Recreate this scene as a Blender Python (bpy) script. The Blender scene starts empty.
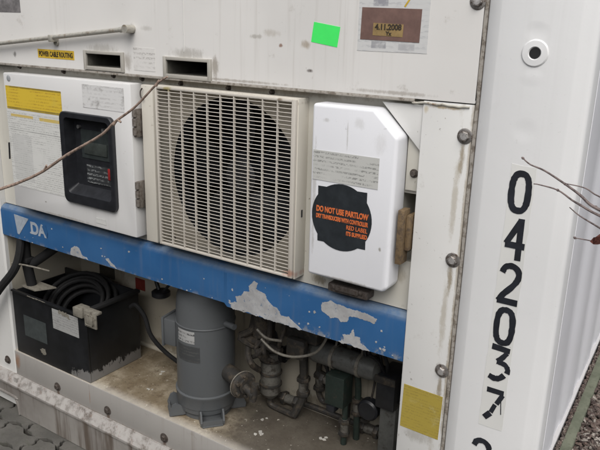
import bpy, bmesh, math, random
from mathutils import Vector, Matrix
random.seed(7)
S = bpy.context.scene
COL = S.collection
PI = math.pi

# ------------------------------------------------------------------ camera
cd = bpy.data.cameras.new("Camera"); cam = bpy.data.objects.new("Camera", cd); COL.objects.link(cam)
cd.sensor_width = 36; cd.lens = 40.13; cd.clip_start = 0.02; cd.clip_end = 500
cam.matrix_world = Matrix(((0.8328, -0.1794, 0.5237, 0.0), (0.553, 0.2237, -0.8026, -1.45),
                           (0.0269, 0.958, 0.2855, 1.62), (0, 0, 0, 1)))
S.camera = cam
# ------------------------------------------------------------------ world, sun, exposure
SUN_EL, SUN_AZ = 52, 150      # degrees; azimuth measured clockwise from +Y
w = bpy.data.worlds.new("World"); S.world = w; w.use_nodes = True
nt = w.node_tree; nt.nodes.clear()
sky = nt.nodes.new("ShaderNodeTexSky"); sky.sky_type = 'NISHITA'; sky.sun_disc = False
sky.sun_elevation = math.radians(SUN_EL); sky.sun_rotation = math.radians(SUN_AZ)
sky.dust_density = 4.0; sky.air_density = 1.0; sky.ozone_density = 1.0
hs = nt.nodes.new("ShaderNodeHueSaturation"); hs.inputs['Saturation'].default_value = 0.28
bg = nt.nodes.new("ShaderNodeBackground"); bg.inputs['Strength'].default_value = 0.15
wo = nt.nodes.new("ShaderNodeOutputWorld")
nt.links.new(sky.outputs[0], hs.inputs['Color']); nt.links.new(hs.outputs[0], bg.inputs[0]); nt.links.new(bg.outputs[0], wo.inputs[0])
sd = bpy.data.lights.new("Sun", 'SUN'); sd.energy = 1.4; sd.angle = math.radians(45); sd.color = (1.0, 0.97, 0.93)
sun = bpy.data.objects.new("Sun", sd); COL.objects.link(sun)
az, el = math.radians(SUN_AZ), math.radians(SUN_EL)
sdir = Vector((math.sin(az)*math.cos(el), math.cos(az)*math.cos(el), math.sin(el)))
sun.rotation_euler = (-sdir).to_track_quat('-Z', 'Y').to_euler(); sun.location = sdir*10
S.view_settings.view_transform = 'Standard'; S.view_settings.look = 'None'
S.view_settings.exposure = 0.15; S.view_settings.gamma = 1.0

# ------------------------------------------------------------------ node helpers
class NG:
    def __init__(s, name):
        s.m = bpy.data.materials.new(name); s.m.use_nodes = True; s.t = s.m.node_tree
        s.b = s.t.nodes['Principled BSDF']; g = s.t.nodes.new("ShaderNodeNewGeometry"); s.pos = g.outputs['Position']
        x = s.t.nodes.new("ShaderNodeSeparateXYZ"); s.t.links.new(s.pos, x.inputs[0]); s.x, s.y, s.z = x.outputs
        s.h = None
    def link(s, a, b):
        if isinstance(a, (int, float)): b.default_value = a
        elif isinstance(a, tuple): b.default_value = (a + (1,))[:4] if len(b.default_value) == 4 else a[:3]
        else: s.t.links.new(a, b)
    def math(s, op, a, b=0.0, c=0.0, clamp=False):
        n = s.t.nodes.new("ShaderNodeMath"); n.operation = op; n.use_clamp = clamp
        s.link(a, n.inputs[0]); s.link(b, n.inputs[1]); s.link(c, n.inputs[2]); return n.outputs[0]
    def noise(s, scale, detail=4, stretch=(1, 1, 1), rough=0.6, off=0.0, dist=0.0):
        mp = s.t.nodes.new("ShaderNodeMapping"); s.t.links.new(s.pos, mp.inputs[0])
        mp.inputs['Scale'].default_value = stretch; mp.inputs['Location'].default_value = (off, off*1.3, off*0.7)
        n = s.t.nodes.new("ShaderNodeTexNoise"); n.inputs['Scale'].default_value = scale
        n.inputs['Detail'].default_value = detail; n.inputs['Roughness'].default_value = rough
        n.inputs['Distortion'].default_value = dist
        s.t.links.new(mp.outputs[0], n.inputs['Vector']); return n.outputs[0]
    def ramp(s, v, lo, hi):
        n = s.t.nodes.new("ShaderNodeMapRange"); n.interpolation_type = 'SMOOTHSTEP'
        s.link(v, n.inputs[0]); n.inputs[1].default_value = lo; n.inputs[2].default_value = hi; return n.outputs[0]
    def mix(s, f, a, b):
        n = s.t.nodes.new("ShaderNodeMix"); n.data_type = 'RGBA'
        s.link(f, n.inputs[0]); s.link(a, n.inputs[6]); s.link(b, n.inputs[7]); return n.outputs[2]
    def spot(s, x, z, rx, rz, soft=1.0):
        a = s.math('DIVIDE', s.math('SUBTRACT', s.x, x), rx); b = s.math('DIVIDE', s.math('SUBTRACT', s.z, z), rz)
        d = s.math('SQRT', s.math('ADD', s.math('MULTIPLY', a, a), s.math('MULTIPLY', b, b)))
        return s.ramp(d, 1.0, 1.0 - soft*0.95)
    def box(s, x0, x1, z0, z1, e):
        m = s.math('MULTIPLY', s.ramp(s.x, x0-e, x0+e), s.ramp(s.x, x1+e, x1-e))
        return s.math('MULTIPLY', m, s.math('MULTIPLY', s.ramp(s.z, z0-e, z0+e), s.ramp(s.z, z1+e, z1-e)))
    def addh(s, v, k=1.0):
        v = s.math('MULTIPLY', v, k); s.h = v if s.h is None else s.math('ADD', s.h, v)
    def done(s, col, rough=0.5, metal=0.0, bump=0.0, dist=0.002):
        s.link(col, s.b.inputs['Base Color']); s.link(rough, s.b.inputs['Roughness']); s.b.inputs['Metallic'].default_value = metal
        if bump and s.h is not None:
            n = s.t.nodes.new("ShaderNodeBump"); n.inputs['Strength'].default_value = bump; n.inputs['Distance'].default_value = dist
            s.link(s.h, n.inputs['Height']); s.t.links.new(n.outputs[0], s.b.inputs['Normal'])
        return s.m

def paint(name, base, dirt=(0.25, 0.21, 0.16), streak=0.25, speck=0.4, blotch=0.15, rough=0.42, spots=(), dents=(), off=0.0, metal=0.0, bump=0.25):
    g = NG(name)
    big = g.noise(2.2, 3, off=off)
    c = g.mix(g.math('MULTIPLY', g.ramp(big, 0.35, 0.7), blotch), base, tuple(v*0.72 for v in base))
    st = g.noise(1.0, 5, (55, 55, 2.0), off=off+3)
    gate = g.ramp(g.noise(3.0, 2, (1, 1, .35), off=off+8), 0.42, 0.68)
    c = g.mix(g.math('MULTIPLY', g.math('MULTIPLY', g.ramp(st, 0.5, 0.8), gate), streak), c, dirt)
    sc = g.noise(14, 8, rough=0.75, off=off+5)
    c = g.mix(g.math('MULTIPLY', g.ramp(sc, 0.60, 0.72), speck*0.5), c, dirt)
    sp = g.noise(95, 2, off=off+1)
    c = g.mix(g.math('MULTIPLY', g.math('MULTIPLY', g.ramp(sp, 0.69, 0.76), g.ramp(big, .4, .6)), speck), c, tuple(v*0.6 for v in dirt))
    nz = g.noise(60, 8, (1, 1, .4), rough=.78, off=off+11)
    for (x, z, rx, rz, k, dc) in spots:
        f = g.ramp(g.math('ADD', g.spot(x, z, rx, rz), g.math('MULTIPLY', g.math('SUBTRACT', nz, .5), 2.0)), 0.36, 1.05)
        c = g.mix(g.math('MULTIPLY', f, k, clamp=True), c, dc)
    g.addh(g.noise(9, 3, off=off), 0.6); g.addh(g.noise(220, 2), 0.08)
    for (x, z, rx, rz, k) in dents: g.addh(g.spot(x, z, rx, rz), k)
    r = g.math('ADD', rough, g.math('MULTIPLY', g.noise(7, 4, off=off+2), 0.22))
    return g.done(c, g.math('SUBTRACT', r, 0.08), metal, bump, 0.004)

def flat(name, col, rough=0.5, metal=0.0, var=0.25, scale=30, bump=0.2):
    g = NG(name); n = g.noise(scale, 5, rough=.7)
    c = g.mix(g.ramp(n, 0.3, 0.75), tuple(v*(1-var) for v in col), tuple(min(1, v*(1+var)) for v in col))
    g.addh(n); return g.done(c, rough, metal, bump, 0.001)

def rusty(name, col, rust=(0.16, 0.09, 0.05), amt=0.5, rough=0.6, metal=0.3, scale=35):
    g = NG(name); n = g.noise(scale, 7, rough=.75)
    c = g.mix(g.ramp(n, 0.62-amt*.3, 0.72-amt*.2), col, rust)
    c = g.mix(g.math('MULTIPLY', g.ramp(g.noise(90, 3), .4, .7), .4), c, tuple(v*.5 for v in col))
    g.addh(n); return g.done(c, rough, metal, 0.5, 0.0015)

def printed(name, base, ink, row, fx, k=0.7, rule=None, blocks=(), wear=0.3, wearc=(0.6, 0.58, 0.54), gate=(.35, .5)):
    """worn label: illegible rows of print"""
    g = NG(name)
    c = g.mix(g.math('MULTIPLY', g.ramp(g.noise(16, 6, rough=.7), .52, .66), wear), base, wearc)
    fr = g.math('FRACT', g.math('DIVIDE', g.z, row))
    rw = g.math('MULTIPLY', g.ramp(fr, .22, .34), g.ramp(fr, .82, .7))
    rowid = g.math('FLOOR', g.math('DIVIDE', g.z, row))
    cx = g.t.nodes.new("ShaderNodeCombineXYZ"); g.link(g.math('MULTIPLY', g.x, fx), cx.inputs[0]); g.link(g.math('MULTIPLY', rowid, 7.31), cx.inputs[1])
    g.link(g.math('MULTIPLY', g.z, 260), cx.inputs[2])
    n = g.t.nodes.new("ShaderNodeTexNoise"); n.inputs['Scale'].default_value = 1; n.inputs['Detail'].default_value = 3; g.t.links.new(cx.outputs[0], n.inputs['Vector'])
    cy = g.t.nodes.new("ShaderNodeCombineXYZ"); g.link(g.math('MULTIPLY', g.x, 14), cy.inputs[0]); g.link(g.math('MULTIPLY', rowid, 3.7), cy.inputs[1])
    n2 = g.t.nodes.new("ShaderNodeTexNoise"); n2.inputs['Scale'].default_value = 1; g.t.links.new(cy.outputs[0], n2.inputs['Vector'])
    f = g.math('MULTIPLY', g.math('MULTIPLY', rw, g.ramp(n.outputs[0], .42, .56)), g.ramp(n2.outputs[0], *gate))
    f = g.math('MULTIPLY', f, g.math('MULTIPLY', g.ramp(g.noise(11, 3), .3, .55), k))
    c = g.mix(f, c, ink)
    for (x0, x1, z0, z1, col, kk) in blocks:
        c = g.mix(g.math('MULTIPLY', g.box(x0, x1, z0, z1, .0012), g.math('MULTIPLY', g.ramp(g.noise(26, 5, rough=.7, off=x0), .25, .5), kk)), c, col)
    return g.done(c, 0.45)

# ------------------------------------------------------------------ mesh helpers
class MB:
    def __init__(s): s.bm = bmesh.new(); s.mi = 0
    def _fin(s, faces):
        for f in faces: f.material_index = s.mi
    def box(s, x0, x1, y0, y1, z0, z1, bev=0.0, rot=None, piv=None, seg=2):
        r = bmesh.ops.create_cube(s.bm, size=1.0); vs = r['verts']
        for v in vs: v.co = Vector(((x0+x1)/2 + v.co.x*(x1-x0), (y0+y1)/2 + v.co.y*(y1-y0), (z0+z1)/2 + v.co.z*(z1-z0)))
        fs = set(f for v in vs for f in v.link_faces)
        if bev > 0:
            es = list(set(e for v in vs for e in v.link_edges))
            rr = bmesh.ops.bevel(s.bm, geom=es, offset=bev, segments=seg, affect='EDGES', profile=0.5)
            fs = set(f for v in rr['verts'] for f in v.link_faces) | set(f for f in fs if f.is_valid)
            vs = list(set(v for f in fs for v in f.verts))
        if rot is not None:
            bmesh.ops.rotate(s.bm, verts=list(set(v for f in fs for v in f.verts)), cent=piv or ((x0+x1)/2, (y0+y1)/2, (z0+z1)/2), matrix=rot)
        s._fin(fs); return s
    def prism(s, pts, y0, y1, bev=0.0, seg=2, axis='y'):
        """outline in xz extruded along y (axis='z': outline in xy extruded along z; axis='x': outline in yz along x)"""
        def P(p, t):
            return Vector((p[0], t, p[1])) if axis == 'y' else Vector((p[0], p[1], t)) if axis == 'z' else Vector((t, p[0], p[1]))
        a = [s.bm.verts.new(P(p, y0)) for p in pts]; b = [s.bm.verts.new(P(p, y1)) for p in pts]
        n = len(pts); fs = [s.bm.faces.new(a), s.bm.faces.new(b[::-1])]
        for i in range(n): fs.append(s.bm.faces.new((a[i], b[i], b[(i+1) % n], a[(i+1) % n])))
        bmesh.ops.recalc_face_normals(s.bm, faces=fs)
        if bev > 0:
            es = list(set(e for f in fs[:2] for e in f.edges) | set(e for f in fs[2:] for e in f.edges if len(e.link_faces) == 2))
            rr = bmesh.ops.bevel(s.bm, geom=es, offset=bev, segments=seg, affect='EDGES', profile=0.5)
            fs = set(f for f in rr['faces']) | set(f for f in fs if f.is_valid)
            fs = set(f for x in fs for v in x.verts for f in v.link_faces)
        s._fin(fs); return s
    def cyl(s, p0, p1, r0, r1=None, n=24, cap=True):
        p0, p1 = Vector(p0), Vector(p1); r1 = r0 if r1 is None else r1
        d = (p1-p0).normalized(); u = d.orthogonal().normalized(); v = d.cross(u)
        A = [s.bm.verts.new(p0 + (u*math.cos(2*PI*i/n) + v*math.sin(2*PI*i/n))*r0) for i in range(n)]
        B = [s.bm.verts.new(p1 + (u*math.cos(2*PI*i/n) + v*math.sin(2*PI*i/n))*r1) for i in range(n)]
        fs = [s.bm.faces.new((A[i], A[(i+1) % n], B[(i+1) % n], B[i])) for i in range(n)]
        if cap: fs += [s.bm.faces.new(A[::-1]), s.bm.faces.new(B)]
        s._fin(fs); return s
    def lathe(s, c, prof, n=32, axis=(0, 0, 1)):
        """prof: list of (radius, height) along axis from centre c"""
        c = Vector(c); d = Vector(axis).normalized(); u = d.orthogonal().normalized(); v = d.cross(u); rings = []
        for (r, h) in prof:
            rings.append([s.bm.verts.new(c + d*h + (u*math.cos(2*PI*i/n) + v*math.sin(2*PI*i/n))*max(r, 1e-4)) for i in range(n)])
        fs = []
        for A, B in zip(rings, rings[1:]):
            fs += [s.bm.faces.new((A[i], A[(i+1) % n], B[(i+1) % n], B[i])) for i in range(n)]
        fs += [s.bm.faces.new(rings[0][::-1]), s.bm.faces.new(rings[-1])]
        s._fin(fs); return s
    def tube(s, pts, r, n=10, smooth=4, rad=None):
        P = [Vector(p) for p in pts]
        if smooth > 1 and len(P) > 2:
            Q = []; 
            for i in range(len(P)-1):
                a, b, c, d = P[max(i-1, 0)], P[i], P[i+1], P[min(i+2, len(P)-1)]
                for k in range(smooth):
                    t = k/smooth
                    Q.append(0.5*((2*b) + (c-a)*t + (2*a-5*b+4*c-d)*t*t + (3*b-a-3*c+d)*t**3))
            Q.append(P[-1]); P = Q
        m = len(P); R = [r]*m if rad is None else [rad[0] + (rad[1]-rad[0])*i/(m-1) for i in range(m)]
        rings = []; u = None
        for i in range(m):
            d = (P[min(i+1, m-1)] - P[max(i-1, 0)]).normalized()
            u = d.orthogonal().normalized() if u is None else (u - d*u.dot(d)).normalized()
            v = d.cross(u)
            rings.append([s.bm.verts.new(P[i] + (u*math.cos(2*PI*k/n) + v*math.sin(2*PI*k/n))*R[i]) for k in range(n)])
        fs = []
        for A, B in zip(rings, rings[1:]): fs += [s.bm.faces.new((A[i], A[(i+1) % n], B[(i+1) % n], B[i])) for i in range(n)]
        fs += [s.bm.faces.new(rings[0][::-1]), s.bm.faces.new(rings[-1])]
        s._fin(fs); return s
    def torus(s, c, R, r, axis=(0, 0, 1), n=40, k=8):
        c = Vector(c); d = Vector(axis).normalized(); u = d.orthogonal().normalized(); v = d.cross(u); rings = []
        for i in range(n):
            e = u*math.cos(2*PI*i/n) + v*math.sin(2*PI*i/n)
            rings.append([s.bm.verts.new(c + e*(R + r*math.cos(2*PI*j/k)) + d*r*math.sin(2*PI*j/k)) for j in range(k)])
        fs = []
        for i in range(n):
            A, B = rings[i], rings[(i+1) % n]
            fs += [s.bm.faces.new((A[j], B[j], B[(j+1) % k], A[(j+1) % k])) for j in range(k)]
        s._fin(fs); return s
    def sheet(s, x0, x1, z0, z1, y, holes=()):
        """a wall face at depth y with rectangular holes, seen from -y"""
        xs = sorted(set([x0, x1] + [h[i] for h in holes for i in (0, 1)])); zs = sorted(set([z0, z1] + [h[i] for h in holes for i in (2, 3)]))
        V = {}
        def g(x, z):
            if (x, z) not in V: V[(x, z)] = s.bm.verts.new((x, y, z))
            return V[(x, z)]
        fs = []
        for a, b in zip(xs, xs[1:]):
            for c, d in zip(zs, zs[1:]):
                mx, mz = (a+b)/2, (c+d)/2
                if any(h[0] < mx < h[1] and h[2] < mz < h[3] for h in holes): continue
                fs.append(s.bm.faces.new((g(a, c), g(b, c), g(b, d), g(a, d))))
        s._fin(fs); return s
    def pocket(s, x0, x1, z0, z1, ya, yb):
        V = [s.bm.verts.new((x, y, z)) for y in (ya, yb) for (x, z) in ((x0, z0), (x1, z0), (x1, z1), (x0, z1))]
        fs = [s.bm.faces.new([V[i] for i in q]) for q in ((0, 1, 5, 4), (1, 2, 6, 5), (2, 3, 7, 6), (3, 0, 4, 7), (4, 5, 6, 7))]
        s._fin(fs); return s

def obj(name, mb, mats, parent=None, smooth=32, label=None):
    me = bpy.data.meshes.new(name)
    if parent is not None:
        o0 = parent
        off = Vector(o0.location)
        while o0.parent is not None: o0 = o0.parent; off += Vector(o0.location)
        bmesh.ops.translate(mb.bm, verts=mb.bm.verts, vec=-off)
    bmesh.ops.recalc_face_normals(mb.bm, faces=mb.bm.faces) if not getattr(mb, 'keep', False) else None
    mb.bm.to_mesh(me); mb.bm.free()
    for m in (mats if isinstance(mats, (list, tuple)) else [mats]): me.materials.append(m)
    if smooth:
        for p in me.polygons: p.use_smooth = True
        me.set_sharp_from_angle(angle=math.radians(smooth))
    o = bpy.data.objects.new(name, me); COL.objects.link(o)
    if parent is not None: o.parent = parent
    if label: o['label'] = label
    return o

def thing(name, label, cat, loc, group=None):
    o = bpy.data.objects.new(name, None); COL.objects.link(o); o.location = loc; o.empty_display_size = .05
    o['label'] = label; o['category'] = cat
    if group: o['group'] = group
    return o
def tag(o, label, cat, group=None):
    o['label'] = label; o['category'] = cat
    if group: o['group'] = group
    return o

def text_mb(txt, x, z, h, y, width=None, thick=0.0006, bold=0.0, align='LEFT', shear=0.0, font_k=1.38):
    """writing lying in the xz plane, h = capital height, at depth y"""
    cu = bpy.data.curves.new("txt", 'FONT'); cu.body = txt; cu.size = h*font_k; cu.extrude = thick; cu.offset = bold; cu.align_x = align; cu.shear = shear
    t = bpy.data.objects.new("txt", cu); COL.objects.link(t)
    bpy.context.view_layer.update()
    dg = bpy.context.evaluated_depsgraph_get(); me = bpy.data.meshes.new_from_object(t.evaluated_get(dg))
    mb = MB(); mb.bm.from_mesh(me)
    xs = [v.co.x for v in mb.bm.verts]; k = 1.0
    if width and xs: k = width/(max(xs)-min(xs))
    x0 = min(xs) if align == 'LEFT' else 0
    for v in mb.bm.verts: v.co = Vector((x + (v.co.x-x0)*k, y - v.co.z, z + v.co.y))
    bpy.data.objects.remove(t, do_unlink=True); bpy.data.curves.remove(cu); bpy.data.meshes.remove(me)
    return mb
def join(mbs):
    a = mbs[0]
    for b in mbs[1:]:
        me = bpy.data.meshes.new("t"); b.bm.to_mesh(me); b.bm.free(); a.bm.from_mesh(me); bpy.data.meshes.remove(me)
    return a
SK = [0]
def stroke(mb, pts, w, y, th=0.0008, sm=5):
    """a painted brush or stencil stroke: ribbon in the xz plane"""
    SK[0] += 1; th = th + .00012*(SK[0] % 4)
    P = [Vector((p[0], p[1])) for p in pts]
    if sm > 1 and len(P) > 2:
        Q = []
        for i in range(len(P)-1):
            a, b, c, d = P[max(i-1, 0)], P[i], P[i+1], P[min(i+2, len(P)-1)]
            for k in range(sm):
                t = k/sm; Q.append(0.5*((2*b) + (c-a)*t + (2*a-5*b+4*c-d)*t*t + (3*b-a-3*c+d)*t**3))
        Q.append(P[-1]); P = Q
    L, R = [], []
    for i, p in enumerate(P):
        d = (P[min(i+1, len(P)-1)] - P[max(i-1, 0)]).normalized(); n = Vector((-d.y, d.x)); k = w/2*(1+random.uniform(-.1, .1))
        L.append(p+n*k); R.append(p-n*k)
    for i in range(len(P)-1):
        q = [L[i], L[i+1], R[i+1], R[i]]
        A = [mb.bm.verts.new((v.x, y-th, v.y)) for v in q]; B = [mb.bm.verts.new((v.x, y, v.y)) for v in q]
        fs = [mb.bm.faces.new(A), mb.bm.faces.new(B[::-1])] + [mb.bm.faces.new((A[j], B[j], B[(j+1) % 4], A[(j+1) % 4])) for j in range(4)]
        mb._fin(fs)

def ragged(pts, step=0.006, amp=0.003, seed=1):
    rnd = random.Random(seed); out = []
    n = len(pts)
    for i in range(n):
        a, b = Vector(pts[i]), Vector(pts[(i+1) % n]); L = (b-a).length; m = max(1, int(L/step)); d = (b-a).normalized(); nn = Vector((-d.y, d.x))
        for k in range(m):
            t = k/m; out.append(tuple(a.lerp(b, t) + (nn*rnd.uniform(-amp, amp) if k else Vector((0, 0)))))
    return out

# ------------------------------------------------------------------ materials
BR = (0.17, 0.13, 0.085); RU = (0.20, 0.09, 0.045); GY = (0.28, 0.26, 0.22)
M = {}
M['panel'] = paint('panel_white', (0.69, 0.675, 0.65), streak=.33, speck=.6, blotch=.3, rough=.38, off=1,
    spots=[(-1.34, 1.535, .13, .035, .55, GY), (-1.24, 1.50, .03, .06, .6, BR), (-1.70, 1.535, .14, .03, .45, GY), (-1.585, 1.50, .035, .055, .5, BR),
           (-.945, 1.575, .028, .022, .8, (.33, .27, .2)), (-.93, 1.512, .02, .01, 1.0, (.15, .13, .12)), (-2.15, 1.50, .02, .02, .9, (.2, .19, .18)),
           (-1.56, 1.60, .03, .03, .5, GY), (-1.05, 1.60, .06, .02, .5, (.4, .36, .3)), (-1.10, 1.59, .05, .012, .55, GY), (-1.02, 1.57, .012, .01, .8, RU), (-1.50, 1.60, .05, .015, .35, GY), (-.55, 1.455, .1, .012, .6, BR), (-.7, 1.475, .22, .010, .45, BR), (-1.2, 1.472, .4, .008, .5, BR)])
boltspots = []
for bz in (1.393, 1.099, .807, 1.68):
    boltspots += [(-.512, bz, .034, .034, 1.0, (.15, .125, .10)), (-.515, bz-.05, .014, .085, .9, (.26, .22, .16)), (-.522, bz-.15, .017, .19, .6, (.34, .30, .23))]
M['frame'] = paint('frame_white', (0.64, 0.635, 0.615), streak=.28, speck=.55, blotch=.2, rough=.42, off=4,
    spots=boltspots + [(-.497, 1.2, .012, .9, .8, (.3, .26, .2)), (-.498, .8, .013, .4, .8, (.28, .24, .18)), (-.56, .60, .08, .04, .5, GY), (-.56, 1.452, .08, .008, .9, (.35, .28, .18)), (-.61, 1.445, .012, .02, .7, (.45, .38, .25))])
M['slotf'] = paint('slot_frame', (.40, .38, .34), streak=.4, speck=.7, blotch=.4, off=6)
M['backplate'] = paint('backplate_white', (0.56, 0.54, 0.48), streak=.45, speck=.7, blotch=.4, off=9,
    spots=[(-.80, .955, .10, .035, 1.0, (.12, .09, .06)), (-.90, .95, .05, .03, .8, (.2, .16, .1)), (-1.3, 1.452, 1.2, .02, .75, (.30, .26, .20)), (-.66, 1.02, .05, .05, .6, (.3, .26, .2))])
M['post'] = paint('post_white', (0.74, 0.74, 0.735), dirt=(.42, .40, .38), streak=.10, speck=.12, blotch=.08, rough=.34, off=14,
    dents=[(-.38, 1.622, .030, .022, -.8), (-.378, 1.530, .030, .020, .5), (-.38, 1.420, .032, .030, -.8)], bump=.3)
M['side'] = paint('side_white', (0.80, 0.80, 0.83), dirt=(.5, .48, .47), streak=.18, speck=.15, blotch=.1, rough=.3, off=20)
M['door'] = paint('door_white', (0.64, 0.635, 0.625), streak=.12, speck=.5, blotch=.15, rough=.36, off=24,
    spots=[(-2.0, 1.0, .01, .006, .8, (.2, .18, .15)), (-1.9, .962, .3, .01, .5, (.3, .27, .22))])
M['wornlab'] = printed('worn_print', (0.63, 0.625, 0.615), (0.40, 0.39, 0.38), .012, 90, .5, wear=.95, wearc=(.33, .32, .31))
M['cover'] = paint('cover_white', (0.76, 0.765, 0.79), dirt=(.38, .36, .34), streak=.12, speck=.3, blotch=.08, rough=.30, off=31,
    spots=[(-.85, 1.40, .025, .012, .4, GY), (-.79, 1.37, .005, .08, .4, GY), (-.76, 1.40, .03, .03, .22, GY), (-.70, 1.36, .04, .05, .18, GY), (-.685, 1.10, .008, .012, .9, GY), (-.88, 1.2, .012, .3, .45, GY), (-.77, .995, .13, .010, .5, (.32, .28, .22))])
M['beige'] = paint('housing_cream', (0.58, 0.55, 0.485), dirt=(.30, .24, .16), streak=.3, speck=.5, blotch=.25, rough=.45, off=37,
    spots=[(-.955, 1.43, .02, .012, .7, BR), (-1.44, 1.43, .04, .012, .7, BR), (-.96, .965, .04, .02, .6, (.35, .15, .1))])
M['grille'] = paint('grille_cream', (0.53, 0.495, 0.44), dirt=(.34, .28, .19), streak=.35, speck=.45, blotch=.2, rough=.45, off=41,
    spots=[(-1.40, 1.435, .035, .015, .9, (.33, .28, .12)), (-.96, .97, .05, .022, .8, (.42, .20, .13)), (-1.0, 1.437, .02, .008, .8, BR), (-1.3, 1.0, .2, .06, .25, BR)])
M['bolt'] = rusty('bolt_metal', (0.36, 0.34, 0.32), (0.14, 0.10, 0.075), .5, .4, .7, 120)
M['boltdark'] = rusty('bolt_dark', (0.10, 0.085, 0.075), (0.06, 0.045, 0.035), .6, .6, .3, 120)
M['boltface'] = rusty('bolt_worn_face', (0.62, 0.6, 0.58), (0.2, 0.16, 0.13), .35, .35, .6, 240)
M['rod'] = rusty('rod_metal', (0.44, 0.42, 0.37), (0.27, 0.22, 0.16), .35, .45, .35, 40)
M['gasket'] = rusty('gasket', (0.33, 0.305, 0.27), (0.15, 0.12, 0.09), .5, .8, 0, 45)
M['dark'] = flat('cavity_dark', (0.012, 0.012, 0.012), .8)
M['black'] = flat('black_plastic', (0.016, 0.017, 0.020), .38, var=.3)
M['blackrub'] = flat('black_rubber', (0.005, 0.005, 0.0055), .8, var=.35)
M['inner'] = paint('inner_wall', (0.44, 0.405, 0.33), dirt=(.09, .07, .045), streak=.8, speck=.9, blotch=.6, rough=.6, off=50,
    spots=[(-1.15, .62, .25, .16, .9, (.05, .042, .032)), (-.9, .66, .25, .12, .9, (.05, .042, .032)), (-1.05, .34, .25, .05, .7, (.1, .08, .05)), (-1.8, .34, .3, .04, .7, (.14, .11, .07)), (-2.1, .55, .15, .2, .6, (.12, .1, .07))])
M['yellow'] = printed('yellow_label', (0.62, 0.44, 0.045), (0.35, 0.2, 0.03), .0105, 260, .6, wear=.25, wearc=(.5, .42, .12),
    blocks=[(-2.169, -1.869, 1.387, 1.395, (.20, .15, .03), .8), (-2.169, -1.869, 1.315, 1.321, (.18, .14, .04), .8)])
M['yellow2'] = printed('yellow_notice', (0.37, 0.285, 0.055), (0.20, 0.15, 0.04), .008, 330, .45, wear=.55, wearc=(.45, .40, .20))
M['yellow3'] = flat('yellow_strip', (0.60, 0.40, 0.04), .5)
M['docs'] = printed('paper_notice', (0.60, 0.60, 0.575), (0.30, 0.30, 0.29), .0075, 300, .75, wear=.35, wearc=(.5, .49, .46),
    blocks=[(-2.155, -2.03, 1.288, 1.297, (.55, .40, .10), .9), (-1.995, -1.875, 1.285, 1.296, (.55, .40, .08), .9), (-2.165, -1.862, 1.240, 1.2425, (.25, .25, .24), .8),
            (-2.16, -2.05, 1.06, 1.225, (.42, .42, .41), .45)])
M['plate'] = printed('grey_plate', (0.50, 0.50, 0.475), (0.20, 0.20, 0.19), .0105, 240, .8, wear=.3, wearc=(.58, .58, .55))
M['poster'] = printed('worn_label', (0.56, 0.56, 0.54), (0.35, 0.35, 0.34), .01, 160, .4, wear=.5, wearc=(.42, .42, .41))
M['brown'] = flat('brown_plate', (0.165, 0.098, 0.082), .5, var=.25, scale=14)
M['greenlab'] = flat('green_sticker', (0.06, 0.82, 0.14), .55, var=.03)
M['film'] = printed('grey_film', (0.58, 0.58, 0.57), (0.30, 0.31, 0.33), .012, 90, .35, wear=.5, wearc=(.45, .45, .45),
    blocks=[(-.760, -.722, 1.668, 1.70, (.22, .22, .25), .8), (-.760, -.722, 1.574, 1.590, (.24, .24, .26), .7), (-.69, -.65, 1.572, 1.586, (.3, .3, .32), .5)])
M['ochre'] = flat('ochre_tape', (0.27, 0.185, 0.075), .6)
M['orange'] = flat('orange_print', (0.62, 0.15, 0.045), .5, var=.1)
M['disc'] = flat('black_sticker', (0.022, 0.026, 0.030), .42, var=.2, scale=40)
M['ink'] = flat('black_ink', (0.016, 0.018, 0.024), .5, var=.3)
M['inkdk'] = flat('dark_print', (0.04, 0.03, 0.02), .5)
M['paper'] = paint('old_tape', (0.70, 0.698, 0.67), dirt=(.4, .38, .3), streak=.1, speck=.3, blotch=.3, rough=.55, off=60)
g = NG('blue_paint')
n = g.noise(3, 4); c = g.mix(g.ramp(n, .3, .7), (0.018, 0.082, 0.210), (0.032, 0.108, 0.250))
c = g.mix(g.math('MULTIPLY', g.ramp(g.noise(1, 5, (45, 45, 3)), .5, .78), .35), c, (.10, .14, .22))
c = g.mix(g.math('MULTIPLY', g.ramp(g.noise(40, 7, rough=.75), .63, .70), .5), c, (.12, .16, .22))
c = g.mix(g.math('MULTIPLY', g.ramp(g.noise(34, 9, rough=.82, off=17), .665, .675), .9), c, (.33, .33, .33))
c = g.mix(g.math('MULTIPLY', g.ramp(g.noise(1, 6, (6, 6, 160), rough=.7, off=31), .68, .71), .5), c, (.20, .24, .29))
c = g.mix(g.math('MULTIPLY', g.spot(-.78, .93, .10, .03), .75), c, (.10, .085, .07))
ed = g.math('MULTIPLY', g.ramp(g.z, .822, .798), g.ramp(g.noise(26, 6, rough=.7), .50, .58))
c = g.mix(g.math('MULTIPLY', ed, .8), c, (.23, .24, .25))
c = g.mix(g.math('MULTIPLY', g.ramp(g.z, .903, .922), g.ramp(g.noise(18, 6, rough=.7), .25, .6)), c, (.13, .18, .25))
g.addh(g.noise(7, 3)); M['blue'] = g.done(c, 0.42, 0, .25, .004)
g = NG('bare_grey')
c = g.mix(g.ramp(g.noise(14, 6, rough=.7), .35, .65), (.30, .30, .30), (.42, .42, .42))
c = g.mix(g.math('MULTIPLY', g.ramp(g.noise(60, 8, rough=.8, off=3), .57, .62), .85), c, (.05, .115, .22))
c = g.mix(g.math('MULTIPLY', g.ramp(g.noise(48, 7, rough=.8, off=9), .60, .68), .6), c, (.20, .17, .145))
g.addh(g.noise(60, 6)); M['chip'] = g.done(c, .6, 0, .4, .001)
M['logo'] = flat('grey_lettering', (0.34, 0.38, 0.43), .5, var=.12)
g = NG('floor_dirt_shade')
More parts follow.
